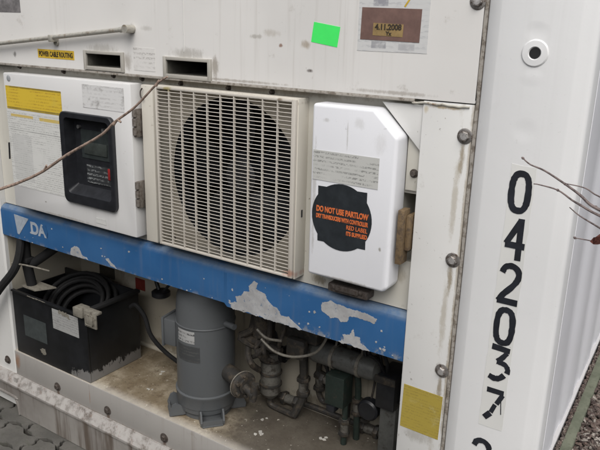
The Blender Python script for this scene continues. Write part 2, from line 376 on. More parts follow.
n = g.noise(5, 6, rough=.7); c = g.mix(g.ramp(n, .35, .65), (.33, .285, .21), (.15, .115, .07))
c = g.mix(g.math('MULTIPLY', g.ramp(g.noise(28, 6, rough=.8), .48, .66), .8), c, (.10, .07, .04))
c = g.mix(g.math('MULTIPLY', g.ramp(g.noise(120, 3), .6, .72), .7), c, (.06, .045, .03))
c = g.mix(g.math('MULTIPLY', g.ramp(g.math('ADD', g.math('SUBTRACT', g.x, g.math('MULTIPLY', g.y, -.6)), g.math('MULTIPLY', n, .4)), -1.16, -.90), .8), c, (.055, .048, .040))  # shade painted in with the grime, darker towards the right and back
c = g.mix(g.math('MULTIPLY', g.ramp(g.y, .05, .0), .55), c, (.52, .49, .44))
c = g.mix(g.math('MULTIPLY', g.ramp(g.noise(60, 4, off=5), .66, .72), .9), c, (.55, .52, .45))
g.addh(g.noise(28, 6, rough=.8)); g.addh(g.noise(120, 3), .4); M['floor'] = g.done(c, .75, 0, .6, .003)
M['sill'] = paint('sill_white', (0.33, 0.315, 0.295), dirt=(.13, .09, .06), streak=.55, speck=.8, blotch=.4, rough=.5, off=77,
    spots=[(x, z, rx, rz, k, cc) for x in (-2.389, -2.067, -1.777, -1.487, -1.2) for (z, rx, rz, k, cc) in ((.228, .03, .026, 1.0, (.20, .11, .07)), (.205, .02, .03, .9, (.12, .08, .055)))] +
    [(-1.9, .190, 1.5, .018, .75, (.15, .11, .075)), (-2.32, .26, .035, .07, .85, (.28, .15, .085)), (-1.875, .25, .006, .07, .7, (.3, .18, .12)), (-2.36, .33, .05, .02, .9, (.26, .11, .08))])
g = NG('rail_peeling')
c = g.mix(g.ramp(g.noise(4, 4), .35, .7), (.28, .265, .245), (.19, .175, .16))
st = g.ramp(g.noise(1.0, 5, (13, 13, 1.2), off=2), .47, .62)
c = g.mix(g.math('MULTIPLY', st, .85), c, (.085, .062, .045))
c = g.mix(g.math('MULTIPLY', g.ramp(g.noise(1.0, 4, (60, 60, 3), off=7), .6, .75), .6), c, (.07, .045, .03))
pe = g.math('MULTIPLY', g.ramp(g.z, .150, .162), g.ramp(g.noise(30, 7, (1, 1, 1), rough=.7, off=3), .34, .56))
c = g.mix(g.math('MULTIPLY', pe, .8), c, (.43, .41, .39))
pe2 = g.math('MULTIPLY', g.ramp(g.z, .145, .16), g.ramp(g.noise(38, 7, rough=.75, off=13), .56, .66))
c = g.mix(g.math('MULTIPLY', pe2, .75), c, (.24, .175, .15))
g.addh(g.noise(34, 6, rough=.75, off=3)); M['rail'] = g.done(c, .6, 0, .5, .002)
M['comp'] = paint('compressor_grey', (0.094, 0.100, 0.104), dirt=(.08, .072, .06), streak=.4, speck=.4, blotch=.25, rough=.38, off=83, bump=.15)
g = NG('tray_black')
c = g.mix(g.ramp(g.noise(9, 5), .4, .7), (.0045, .005, .006), (.011, .012, .014))
sidegate = 1.0
ed = g.math('ADD', g.math('MULTIPLY', g.ramp(g.z, .43, .30), .42), g.math('MULTIPLY', g.noise(16, 8, (1.6, 1.6, .7), rough=.78), .72))
ed = g.math('SUBTRACT', ed, g.math('MULTIPLY', g.ramp(g.x, -1.93, -2.03), .3))
c = g.mix(g.math('MULTIPLY', g.ramp(ed, .66, .675), sidegate), c, (.19, .185, .178))
M['tray'] = g.done(c, .42)
M['traylab'] = printed('tray_label', (0.33, 0.33, 0.32), (0.14, 0.14, 0.14), .010, 200, .6, wear=.6, wearc=(.2, .2, .2))
M['traylab2'] = flat('tray_label_dark', (0.045, 0.053, 0.053), .5)
M['tan'] = rusty('tan_bracket', (0.22, 0.205, 0.17), (0.10, 0.085, 0.065), .35, .6, .1, 60)
M['wood'] = rusty('brown_latch', (0.17, 0.115, 0.06), (0.09, 0.062, 0.04), .5, .7, .1, 60)
M['grime'] = rusty('grimy_pipe', (0.034, 0.032, 0.029), (0.08, 0.064, 0.046), .5, .6, .1, 40)
M['drier'] = rusty('grimy_drier', (0.13, 0.125, 0.11), (0.045, 0.038, 0.03), .5, .5, .1, 30)
M['recv'] = rusty('receiver_grey', (0.11, 0.112, 0.105), (0.05, 0.043, 0.036), .35, .5, .1, 25)
M['dkgreen'] = rusty('dark_green', (0.022, 0.034, 0.028), (0.05, 0.045, 0.035), .3, .5, .1, 60)
M['pale'] = rusty('pale_tube', (0.20, 0.185, 0.155), (0.10, 0.085, 0.065), .4, .5, .1, 60)
M['red'] = flat('red_tag', (0.20, 0.030, 0.022), .5)
M['olive'] = flat('olive_plate', (0.05, 0.045, 0.035), .5)
M['fan'] = flat('fan_blade', (0.028, 0.031, 0.036), .4, var=.3)
M['twig'] = rusty('twig_bark', (0.33, 0.24, 0.19), (0.12, 0.085, 0.065), .5, .7, 0, 90)
M['twigd'] = rusty('twig_bark_dark', (0.18, 0.14, 0.13), (0.06, 0.045, 0.045), .5, .7, 0, 90)
M['leaf'] = flat('dry_leaf', (0.17, 0.06, 0.045), .7, var=.5, scale=200)
M['display'] = flat('display_grey', (0.03, 0.036, 0.036), .25)
M['keys'] = printed('keypad', (0.028, 0.03, 0.032), (0.22, 0.23, 0.23), .014, 120, .9, wear=.1, wearc=(.05, .05, .05))
M['redbtn'] = flat('red_switch', (0.25, 0.02, 0.02), .4)
M['whitetag'] = printed('white_tag', (0.60, 0.60, 0.59), (0.1, 0.1, 0.1), .013, 130, .9, wear=.2)

# ------------------------------------------------------------------ ground: interlocking pavers
g = NG('paver_concrete')
c = g.mix(g.ramp(g.noise(6, 5), .35, .7), (.075, .072, .064), (.125, .118, .106))
c = g.mix(g.math('MULTIPLY', g.ramp(g.noise(160, 3), .5, .75), .5), c, (.06, .055, .05))
c = g.mix(g.math('MULTIPLY', g.ramp(g.noise(22, 6, rough=.75, off=4), .54, .66), .5), c, (.06, .065, .045))
g.addh(g.noise(160, 3)); g.addh(g.noise(22, 5), .5); M['paver'] = g.done(c, .8, 0, .5, .002)
g = NG('soil'); c = g.mix(g.ramp(g.noise(40, 6, rough=.7), .4, .65), (.018, .016, .013), (.04, .034, .026)); g.addh(g.noise(60, 6)); M['soil'] = g.done(c, .9, 0, .6, .004)
mb = MB(); mb.box(-60, 60, -60, 60, -.6, .004)
o = obj('ground', mb, M['soil']); o['kind'] = 'structure'
mb = MB(); rb = random.Random(4)  # added bank, unseen behind the camera, blocks low sky light
xs = [-26+.8*i for i in range(64)]; prof_ = [(-2.25, -.02), (-2.6, .75), (-3.0, 1.45), (-3.5, 1.95), (-4.4, 2.2), (-9, 2.5), (-20, 2.6)]
wing = lambda x: max(0.0, min(1.0, (-2.6-x)/2.0))  # added bank comes closer and taller on the left to shade that side
VV = [[mb.bm.verts.new((x, y+wing(x)*1.75*(y > -5)+rb.uniform(-.06, .06), z*(1+.35*wing(x))+rb.uniform(-.06, .06)*(z > 0))) for (y, z) in prof_] for x in xs]
for A, B in zip(VV, VV[1:]):
    for k in range(len(prof_)-1): mb.bm.faces.new((A[k], B[k], B[k+1], A[k+1]))
mb.keep = True
o = obj('added_shade_bank', mb, M['soil'], smooth=80); o['kind'] = 'structure'
# zig-zag sided paving stones
GZ = .022
def paver_outline(cx, cy, L, W):
    q = .011; P = []
    n = 4
    def side(a, b, sgn):
        d = b-a; nn = Vector((-d.y, d.x)).normalized(); out = []
        for t, k in ((0, 0), (.12, 0), (.25, 1), (.42, 1), (.58, -1), (.75, -1), (.88, 0)): out.append(a + d*t + nn*q*k*sgn)
        return out
    c0, c1, c2, c3 = Vector((cx-L/2, cy-W/2)), Vector((cx+L/2, cy-W/2)), Vector((cx+L/2, cy+W/2)), Vector((cx-L/2, cy+W/2))
    P += side(c0, c1, -1); P += side(c1, c2, 1); P += [p for p in side(c3, c2, 1)][::-1][:-1] and []
    a = side(c3, c2, 1) + [c2]; P += a[::-1][:-1]
    b = side(c0, c3, 1) + [c3]; P += b[::-1][:-1]
    return P
mb = MB(); L, W = .200, .110
for iy in range(-14, 1):
    for ix in range(-26, 6):
        cx = -2.7 + (ix+14)*L + (L/2 if iy % 2 else 0); cy = .0 + iy*W - .02
        if not (-4.6 < cx < .9): continue
        pts = paver_outline(cx, cy, L-.012, W-.012)
        h = GZ + random.uniform(-.002, .001)
        top = [mb.bm.verts.new((cx+(p.x-cx)*.975, cy+(p.y-cy)*.96, h)) for p in pts]
        mid = [mb.bm.verts.new((p.x, p.y, h-.004)) for p in pts]; low = [mb.bm.verts.new((p.x, p.y, -.01)) for p in pts]
        n = len(pts); mb.bm.faces.new(top)
        for i in range(n):
            j = (i+1) % n; mb.bm.faces.new((top[i], mid[i], mid[j], top[j])); mb.bm.faces.new((mid[i], low[i], low[j], mid[j]))
o = obj('paving', mb, M['paver'], smooth=0); o['kind'] = 'structure'
# raised bed along the side wall
BZ = lambda y: .562 + .16*min(y, 4.0)
mb = MB(); mb.prism([(.06, .006), (9.0, .006), (9.0, BZ(9)), (4.0, BZ(4)), (.06, BZ(.06))], -.2505, 3.2, axis='x')
o = obj('raised_bed', mb, M['soil'], smooth=0); o['kind'] = 'structure'
g = NG('mossy_concrete'); c = g.mix(g.ramp(g.noise(14, 6, rough=.7), .35, .65), (.085, .094, .065), (.13, .138, .10))
c = g.mix(g.math('MULTIPLY', g.ramp(g.noise(70, 5), .55, .7), .6), c, (.06, .06, .04)); g.addh(g.noise(70, 5)); M['moss'] = g.done(c, .85, 0, .5, .003)
mb = MB(); mb.prism([(.062, BZ(.062)-.05), (3.99, BZ(3.99)-.05), (3.99, BZ(3.99)+.014), (.062, BZ(.062)+.014)], -.241, -.214, .004, axis='x')
tag(obj('edging_kerb', mb, M['moss']), 'mossy green concrete edging strip running beside the container side wall', 'edging')
CH = []
for i, cc in enumerate([(.15, .125, .105), (.06, .042, .036), (.28, .25, .22), (.10, .07, .058)]): CH.append(flat('bark_chip_%s' % 'abcd'[i], cc, .8, var=.4, scale=80))
mb = MB(); rnd = random.Random(3)
for i in range(16000):
    t = rnd.random()
    if i < 2500: x, y = rnd.uniform(-.249, -.2405), rnd.uniform(.08, 2.2)
    elif i < 13500: x, y = rnd.uniform(-.213, .05), rnd.uniform(.07, 1.6)
    else: x, y = rnd.uniform(-.213, 1.6), rnd.uniform(.07, 4)
    big = 1.0 if i >= 2500 else .6
    l, ww, hh = rnd.uniform(.003, .010)*big, rnd.uniform(.0025, .006)*big, rnd.uniform(.001, .003)
    mb.mi = rnd.choice((0, 1, 1, 2, 3, 3)) if i >= 2500 else rnd.choice((1, 1, 3, 0))
    m = (Matrix.Rotation(rnd.uniform(0, 6.3), 3, 'Z') @ Matrix.Rotation(rnd.uniform(-.6, .6), 3, 'X') @ Matrix.Rotation(rnd.uniform(-.5, .5), 3, 'Y'))
    c0 = Vector((x, y, BZ(y) + .002 + rnd.uniform(.0, .010)))
    V = [mb.bm.verts.new(c0 + m @ Vector((sx*l*rnd.uniform(.6, 1), sy*ww*rnd.uniform(.5, 1), sz*hh))) for sz in (-1, 1) for (sx, sy) in ((-1, -1), (1, -1), (1, 1), (-1, 1))]
    mb._fin([mb.bm.faces.new([V[k] for k in q]) for q in ((3, 2, 1, 0), (4, 5, 6, 7), (0, 1, 5, 4), (1, 2, 6, 5), (2, 3, 7, 6), (3, 0, 4, 7))])
mb.keep = True
o = obj('bark_mulch', mb, CH, smooth=0); o['kind'] = 'stuff'; tag(o, 'brown bark chips covering the raised bed beside the container', 'mulch')

# ------------------------------------------------------------------ the container
CT = thing('shipping_container', 'white refrigerated shipping container with streaked paint, seen at its machinery end', 'container', (-1.45, 0, GZ))
SL1 = (-1.770, -1.612, 1.480, 1.518); SL2 = (-1.422, -1.264, 1.476, 1.515)
mb = MB(); mb.sheet(-2.336, -.497, 1.466, 2.55, 0, [SL1, SL2])
mb.mi = 1
for s_ in (SL1, SL2): mb.pocket(s_[0], s_[1], s_[2], s_[3], 0.001, .18)
mb.mi = 0
mb.box(-2.336, -.497, .004, .030, 1.4665, 1.472)
mb.sheet(-2.336, -.497, 1.466, 2.55, .06, [SL1, SL2])
mb.keep = True
up = obj('front_panel', mb, [M['panel'], flat('slot_inside', (.10, .095, .08), .7)], CT, label='upper white panel with two dark slots and many scuffs')
for s_ in (SL1, SL2):
    mb = MB(); a, b, c_, d = s_
    mb.box(a-.012, a, -.007, .002, c_-.012, d+.010, .0015); mb.box(b, b+.012, -.007, .002, c_-.012, d+.010, .0015)
    mb.box(a-.0005, b+.0005, -.0066, .002, c_-.0115, c_, .0015); mb.box(a-.0005, b+.0005, -.0066, .002, d, d+.0095, .0015)
    obj('slot_frame', mb, M['slotf'], up)
# vertical lap seam of the panel and the lip under it
mb = MB(); mb.box(-1.3565, -1.3545, -.0012, .001, 1.54, 2.5); obj('panel_seam', mb, M['frame'], up)
mb = MB(); mb.box(-2.336, -.640, -.004, .003, 1.4585, 1.4655, .001); obj('panel_lip', mb, M['gasket'], up)
# corner posts and side wall
PZ0, PZ1 = .04, 2.58
mb = MB(); mb.prism([(-.4872, .03), (-.4872, .004), (-.4845, .001), (-.459, -.0105), (-.4545, -.012), (-.300, -.012), (-.294, -.0105), (-.276, -.004), (-.270, -.003), (-.264, .001), (-.2615, .008), (-.2615, .052), (-.268, .056), (-.268, .06), (-.45, .06)], PZ0, PZ1, axis='z')
post = obj('corner_post', mb, M['post'], CT, smooth=50, label='clean white corner post carrying the black number')
mb = MB(); mb.prism([(-2.66, .06), (-2.66, 0), (-2.345, 0), (-2.337, .006), (-2.337, .06)], PZ0, PZ1, axis='z'); obj('corner_post', mb, M['frame'], CT)
mb = MB(); prof = [(-.30, .058), (-.266, .058), (-.262, .062)]
y = .10
ribs = [.20, .235, .40, .44, .62, .66]
for i in range(14):
    y0 = .075 + i*.21
    prof += [(-.262, y0+.10), (-.2655, y0+.115), (-.2655, y0+.175), (-.262, y0+.19)]
prof += [(-.262, 5.9), (-.30, 5.9)]
mb.prism(prof, .06, 2.5, axis='z'); obj('side_wall', mb, M['side'], CT, smooth=20)
mb = MB(); mb.prism([(.062, BZ(.062)-.01), (2.5, BZ(2.5)-.01), (2.5, BZ(2.5)+.012), (.062, BZ(.062)+.009)], -.272, -.2555, .002, axis='x'); obj('side_rail', mb, paint('rail_grey', (.47, .46, .46), off=90), CT)
mb = MB(); mb.box(-2.66, -.27, 5.9, 5.94, .06, 2.5); mb.box(-2.66, -2.60, .061, 5.9, .06, 2.5); mb.box(-2.66, -.27, .061, 5.94, 2.5, 2.56); mb.box(-2.6, -.30, .45, 5.9, .06, .12)
obj('body', mb, M['side'], CT, label='rear walls, roof and floor of the container')
# lifting hole
mb = MB(); mb.lathe((-.378, -.0115, 1.579), [(.0275, 0), (.0275, .0015), (.025, .0035), (.0135, .0042), (.0112, .001), (.0112, -.0005)], 40, (0, -1, 0)); ring = obj('hole_ring', mb, M['post'], post)
mb = MB(); mb.lathe((-.378, -.0118, 1.579), [(.0112, 0), (.0112, .0018)], 32, (0, -1, 0)); obj('hole', mb, M['dark'], ring)
# frame post, gasket
mb = MB(); mb.box(-.618, -.4975, .0, .35, .12, 1.4630, .002); mb.box(-.6185, -.619+.0022, .002, .35, .2, 1.45)
fp = obj('frame_post', mb, M['frame'], CT, label='white frame post with rusty bolts and stains')
mb = MB(); rg = random.Random(9)
gp = [(-.4955+rg.uniform(-.0012, .0012), .06+i*.03) for i in range(82)]
mb.prism([(-.4885, .06)] + [(-.4885, 2.49)] + gp[::-1], .0015, .05); mb.mi = 1; mb.box(-.4888, -.4873, .008, .05, .06, 2.5)
obj('gasket', mb, [M['gasket'], M['dark']], CT, label='brown weathered sealing strip')
mb = MB()
P = [(-.645, 1.4565)]; x = -.645
mb.tube([( -.645+i*.0125, -.001, 1.4575+random.uniform(-.0015, .0015)) for i in range(12)], .0026, 6, 2); obj('weld_seam', mb, rusty('weld_bead', (.50, .48, .42), (.20, .13, .08), .45, .6, 0, 60), CT)
mb = MB()
mb.prism([(-.726, 1.452), (-.6195, 1.452), (-.6195, 1.345)], .006, .014, .0015); obj('gusset', mb, M['frame'], CT)
mb = MB(); mb.box(-.655, -.6195, .016, .03, 1.245, 1.40, .001); obj('infill_plate', mb, M['backplate'], CT)
# back plate behind the modules, with opening for the fan
FO = (-1.45, -.96, .955, 1.44)
mb = MB(); mb.sheet(-2.336, -.618, .93, 1.4665, .028, [FO, (-.668, -.628, 1.06, 1.235)]); mb.sheet(-2.336, -.618, .93, 1.4665, .034, [FO, (-.668, -.628, 1.06, 1.235)])
mb.pocket(-.668, -.628, 1.06, 1.235, .028, .12)
mb.keep = True
obj('backplate', mb, M['backplate'], CT)
# lower compartment
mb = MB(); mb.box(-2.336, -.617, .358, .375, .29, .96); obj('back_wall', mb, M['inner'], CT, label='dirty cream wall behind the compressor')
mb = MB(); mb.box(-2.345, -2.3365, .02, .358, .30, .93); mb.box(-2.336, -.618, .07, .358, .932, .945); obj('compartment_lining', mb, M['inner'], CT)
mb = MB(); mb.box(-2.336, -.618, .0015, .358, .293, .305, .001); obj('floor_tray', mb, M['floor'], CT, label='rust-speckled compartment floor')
mb = MB(); mb.cyl((-2.33, .350, .309), (-.62, .350, .309), .010, n=12); obj('floor_weld', mb, M['inner'], CT)
mb = MB(); mb.box(-2.336, -.618, -.001, .02, .186, .3042, .0025); mb.box(-2.3385, -.6175, .004, .02, .12, .30)
mb.box(-1.8765, -1.8745, -.0018, .0, .19, .303)
sill = obj('sill', mb, M['sill'], CT)
mb = MB(); mb.prism([(-.004, .196), (-.010, .197), (-.030, .160), (-.030, .150), (-.024, .145), (-.024, .024), (.03, .024), (.03, .196)], -2.305, -.30, axis='x')
mb.prism([(-.004, .196), (-.010, .197), (-.030, .160), (-.030, .150), (-.024, .145), (-.024, .106), (.03, .106), (.03, .196)], -2.66, -2.325, axis='x')
mb.prism([(-2.326, .194), (-2.304, .194), (-2.304, .024), (-2.308, .024), (-2.316, .096), (-2.326, .106)], -.0235, .0295)
mb.prism([(-.004, .1963), (-.010, .1973), (-.0303, .160), (-.0303, .150), (-.024, .145), (-.024, .144), (.03, .144), (.03, .1955)], -2.33, -2.30, axis='x')
mb.tube([(-2.66, -.0235, .101), (-2.345, -.0235, .101), (-2.322, -.0235, .092), (-2.310, -.0235, .060), (-2.306, -.0235, .026)], .0065, 8, 4)
obj('bottom_rail', mb, M['rail'], CT, smooth=25, label='bottom rail with peeling paint and rust streaks')
mb = MB(); mb.prism([(-.755, .11), (-.619, .02), (-.619, .20), (-.65, .2)], .306, .34, .001, axis='z'); obj('foot_plate', mb, M['frame'], CT)
# bolts
def bolt(x, y, z, r, m, mf=None, par=CT, name='bolt'):
    mb = MB(); mb.lathe((x, y, z), [(r*1.55, 0), (r*1.55, .0015), (r*1.45, .002), (r*1.05, .002)], 24, (0, -1, 0))
    mb.lathe((x, y-.002, z), [(r, 0), (r, .006), (r*.86, .0075)], 6, (0, -1, 0))
    b = obj(name, mb, m, par)
    if mf: mb = MB(); mb.lathe((x, y-.0093, z), [(r*.70, 0), (r*.66, .0008), (r*.3, .001)], 16, (0, -1, 0)); obj('bolt_head', mb, mf, b)
for bz in (1.393, 1.099, .807, 1.68): bolt(-.512, 0, bz, .0115, M['bolt'], M['boltface'])
for bx, bz in ((-2.389, .245), (-2.067, .228), (-1.777, .228), (-1.487, .226), (-1.19, .226)): bolt(bx, -.001, bz, .0115, M['boltdark'])
for bx, bz in ((-2.165, 1.455), (-1.925, 1.452), (-1.682, 1.453), (-1.555, 1.452), (-1.395, 1.448), (-1.215, 1.448), (-1.065, 1.4475)): bolt(bx, .028, bz, .0055, M['boltdark'])
for bx, bz in ((-2.215, 1.05), (-2.215, 1.15)): bolt(bx, .028, bz, .007, M['boltdark'])
bolt(-.634, .016, 1.288, .007, M['boltdark'])
# support rod
mb = MB(); mb.cyl((-2.60, -.020, 1.4925), (-1.575, -.020, 1.5955), .0070, n=16)
rod = obj('support_rod', mb, M['rod'], CT, label='long grey metal rod lying across the upper panel')
mb = MB(); mb.cyl((-1.590, -.020, 1.594), (-1.562, -.020, 1.5968), .0085, n=16); mb.cyl((-1.558, -.034, 1.597), (-1.558, 0, 1.597), .0120, n=20); obj('rod_end', mb, M['rod'], rod)
mb = MB(); mb.box(-1.922, -1.904, -.030, 0, 1.548, 1.570, .003); mb.cyl((-1.913, -.008, 1.545), (-1.913, -.001, 1.545), .009, n=12); obj('rod_clip', mb, M['rod'], rod)
# stickers on the container
def lab(name, x0, x1, z0, z1, y, m, par, label=None, tilt=0.0, th=.0007):
    mb = MB(); mb.box(x0, x1, y-th, y, z0, z1, rot=Matrix.Rotation(tilt, 3, 'Y')); return obj(name, mb, m, par, label=label)
pw = lab('cable_label', -2.019, -1.833, 1.4935, 1.522, 0, M['yellow3'], CT, 'yellow strip label with dark lettering')
obj('lettering', text_mb('POWER CABLE ROUTING', -2.012, 1.500, .016, -.0008, width=.172, bold=.0006), M['inkdk'], pw)
lab('green_sticker', -.925, -.849, 1.577, 1.625, 0, M['greenlab'], CT, 'small bright green blank sticker', .14)
fl = lab('label_film', -.797, -.619, 1.567, 1.70, 0, M['film'], CT, 'scratched grey film behind a brown plate')
bp_ = lab('brown_plate', -.789, -.638, 1.592, 1.664, -.001, M['brown'], CT, 'brown plate with a date on ochre tape', .02)
mb = MB(); mb.box(-.757, -.680, -.0022, -.0017, 1.602, 1.630, rot=Matrix.Rotation(.03, 3, 'Y')); obj('tape', mb, M['ochre'], bp_)
obj('lettering', join([text_mb('4.11.2008', -.752, 1.6165, .0125, -.0023, width=.068, bold=.0007), text_mb('Yx', -.724, 1.604, .009, -.0023, bold=.0005)]), M['inkdk'], bp_)
mb = MB(); mb.box(-.672, -.668, -.0013, -.0008, 1.664, 1.70, rot=Matrix.Rotation(.6, 3, 'Y')); obj('yellow_tape', mb, M['yellow3'], CT)
lab('faded_print', -1.56, -1.47, 1.478, 1.545, 0, printed('faded_print', (.66, .645, .62), (.38, .36, .34), .013, 150, .8, wear=.5, wearc=(.50, .48, .45)), CT, 'faded printed patch between the two slots')
lab('corner_label', -2.25, -2.094, 1.637, 1.72, 0, M['olive'] if False else flat('dark_label', (.18, .17, .17), .5, var=.4), CT, 'worn dark label at the upper left')
lab('yellow_notice', -.611, -.5045, .612, .737, 0, M['yellow2'], CT, 'faded mustard yellow notice', .02)
lab('red_tag', -1.991, -1.935, .548, .598, .358, M['red'], CT); lab('olive_plate', -2.212, -2.116, .556, .605, .358, M['olive'], CT)

# container number, painted vertically
YP = -.0122
mb = MB(); mb.prism(ragged([(-.404, .705), (-.347, .705), (-.345, 1.345), (-.398, 1.348)], .02, .0012, 4), YP-.0004, YP); NT = obj('number_tape', mb, M['paper'], post, smooth=0, label='aged pale tape carrying the black number 042037 read downwards')
Y = YP-.0004; w_ = .0138
def S_(pts, ox, oz, w=w_, sm=5): stroke(mb, [(ox+p[0], oz+p[1]) for p in pts], w, Y, sm=sm)
def DG(l=None): obj('digit', mb, M['ink'], NT, smooth=0, label=l)
def zero(cx, cz, rx=.018, rz=.041):
    P = [(rx*math.copysign(abs(math.cos(a))**.75, math.cos(a)), rz*math.copysign(abs(math.sin(a))**.75, math.sin(a))) for a in [2*PI*i/24 for i in range(25)]]
    S_(P, cx, cz, sm=2)
mb = MB(); zero(-.3735, 1.288); DG()
mb = MB()
S_([(.008, .046), (-.020, -.010)], -.370, 1.180, sm=1); S_([(-.022, -.012), (.021, -.012)], -.370, 1.180, sm=1); S_([(.008, .050), (.009, -.046)], -.370, 1.180, .0135, sm=1); DG(); mb = MB()
S_([(-.019, .026), (-.013, .040), (.003, .044), (.016, .034), (.017, .016), (.006, -.004), (-.012, -.026), (-.021, -.043)], -.371, 1.075); S_([(-.024, -.041), (.022, -.041)], -.371, 1.075, sm=1); DG()
mb = MB(); zero(-.371, .972); DG(); mb = MB()
S_([(-.022, .040), (.020, .037)], -.371, .877, sm=1); S_([(.014, .031), (.004, .016), (-.006, .005)], -.371, .877, .0115); S_([(-.007, .004), (.012, .001), (.020, -.010), (.019, -.020)], -.371, .877, .012)
S_([(.013, -.026), (.004, -.036), (-.008, -.040), (-.022, -.036)], -.371, .877)
DG('damaged digit 3'); mb = MB()
S_([(-.022, .036), (.018, .036)], -.371, .768, sm=1); S_([(.016, .031), (.004, .004)], -.371, .768, .012, sm=1); S_([(.001, .001), (-.007, -.022)], -.371, .768, .010, sm=1); S_([(-.007, -.024), (-.020, -.040)], -.372, .768, .014, sm=1)
S_([(.001, .03), (.006, -.02)], -.360, .768, .002, sm=1); DG('damaged digit 7'); mb = MB()
S_([(-.019, .026), (-.013, .040), (.003, .044), (.016, .034), (.017, .016), (.006, -.004), (-.012, -.026), (-.021, -.043)], -.389, .618); S_([(-.024, -.041), (.022, -.041)], -.389, .618, sm=1)
DG('check digit 2 at the bottom')

# ------------------------------------------------------------------ blue beam
BB = thing('blue_beam', 'blue painted cross beam with chipped paint above the compressor compartment', 'beam', (-1.477, .02, .80))
mb = MB(); prof = lambda zb: [(.003, zb), (.003, .906), (.007, .916), (.018, .926), (.055, .9285), (.055, .915), (.012, .905), (.012, zb)]
mb.prism(prof(.7965), -1.205, -.6195, axis='x'); mb.prism(prof(.8065), -2.336, -1.215, axis='x')
mb.prism([(-1.2152, .9055), (-1.2048, .9055), (-1.2048, .7965), (-1.2152, .8065)], .003, .012)
mb.prism([(.0035, .905), (.0074, .9158), (.0182, .9258), (.055, .9283), (.055, .915), (.012, .905)], -1.2152, -1.2048, axis='x')
beam = obj('beam_face', mb, M['blue'], BB, smooth=25)
pat = [
 [(-1.182, .806), (-1.20, .812), (-1.165, .822), (-1.172, .838), (-1.150, .846), (-1.140, .862), (-1.118, .868), (-1.122, .884), (-1.102, .905), (-1.088, .900), (-1.096, .880), (-1.06, .872), (-1.045, .850), (-1.02, .842), (-1.005, .822), (-.978, .826), (-.948, .808), (-.93, .7972), (-1.19, .7972)],
 [(-.868, .898), (-.842, .910), (-.80, .904), (-.76, .903), (-.700, .893), (-.708, .878), (-.745, .882), (-.783, .878), (-.788, .862), (-.808, .856), (-.815, .864), (-.84, .858), (-.868, .872)],
 [(-.812, .7975), (-.795, .810), (-.80, .822), (-.778, .826), (-.768, .848), (-.764, .826), (-.748, .828), (-.745, .812), (-.715, .7975)],
 [(-1.93, .808), (-1.925, .834), (-1.905, .846), (-1.88, .842), (-1.868, .820), (-1.842, .816), (-1.835, .8075)],
 [(-1.745, .832), (-1.728, .838), (-1.716, .824), (-1.70, .818), (-1.69, .8075), (-1.72, .812)]]
mb = MB()
for i, p in enumerate(pat): mb.prism(ragged(ragged([(a, b) for a, b in p], .012, .0035, i+3), .003, .0013, i+20), .0024, .0031)
mb.box(-.688, -.683, .0024, .0031, .862, .867)
rc = random.Random(12)
for k in range(46):
    x = rc.choice((rc.uniform(-2.3, -.63), rc.uniform(-1.2, -.65))); zb_ = .8075 if x < -1.21 else .7975; z = zb_ + (rc.random()**3)*.098; q_ = rc.uniform(.0012, .0045)
    if -1.225 < x < -1.195 or z+q_ > .904: continue
    mb.prism([(x+q_*rc.uniform(.5, 1.5)*math.cos(a), max(zb_-.0005, z+q_*rc.uniform(.4, 1.2)*math.sin(a))) for a in [2*PI*i/8 for i in range(8)]], .0023, .0031)
obj('bare_patch', mb, M['chip'], BB, smooth=0, label='bare grey patches where the blue paint has flaked off')
mb = MB(); mb.prism([(-2.250, .903), (-2.162, .899), (-2.228, .826), (-2.238, .828)], .0018, .003); mb.box(-2.209, -2.206, .0014, .0022, .852, .902, rot=Matrix.Rotation(.6, 3, 'Y'))
obj('emblem', mb, M['logo'], BB, smooth=0, label='grey wedge emblem')
tm = text_mb('DA', -2.152, .846, .046, .003, width=.092, bold=.0026, thick=.001); mb = join([tm]); mb.box(-2.030, -2.024, .0018, .003, .884, .889)
obj('lettering', mb, M['logo'], BB, smooth=0, label='grey letters D and A, the A partly scraped away')
mb = MB(); mb.prism([(-2.082, .886), (-2.060, .894), (-2.052, .865), (-2.058, .845), (-2.070, .862)], .0008, .0018); obj('scraped_paint', mb, M['blue'], BB, smooth=0)
mb = MB(); mb.box(-.845, -.725, -.012, .028, .943, .966, .004); mb.box(-.82, -.75, -.018, -.008, .951, .968, .003); mb.cyl((-.83, -.006, .958), (-.74, -.006, .958), .009, n=12)
tag(obj('cover_latch', mb, M['boltdark']), 'rusty dark latch under the white access cover', 'latch')

# ------------------------------------------------------------------ controller door
CD = thing('controller_box', 'white control box door with recessed black display and yellow label', 'control box', (-1.87, -.01, .955))
mb = MB(); mb.prism([(-2.182, .957), (-1.546, .955), (-1.546, 1.440), (-2.182, 1.436)], -.032, .022, .005)
door = obj('door', mb, M['door'], CD)
def roundrect(x0, x1, z0, z1, r, n=6):
    P = []
    for cx, cz, a0 in ((x1-r, z1-r, 0), (x0+r, z1-r, 90), (x0+r, z0+r, 180), (x1-r, z0+r, 270)):
        for i in range(n+1):
            a = math.radians(a0+90*i/n); P.append((cx+r*math.cos(a), cz+r*math.sin(a)))
    return P
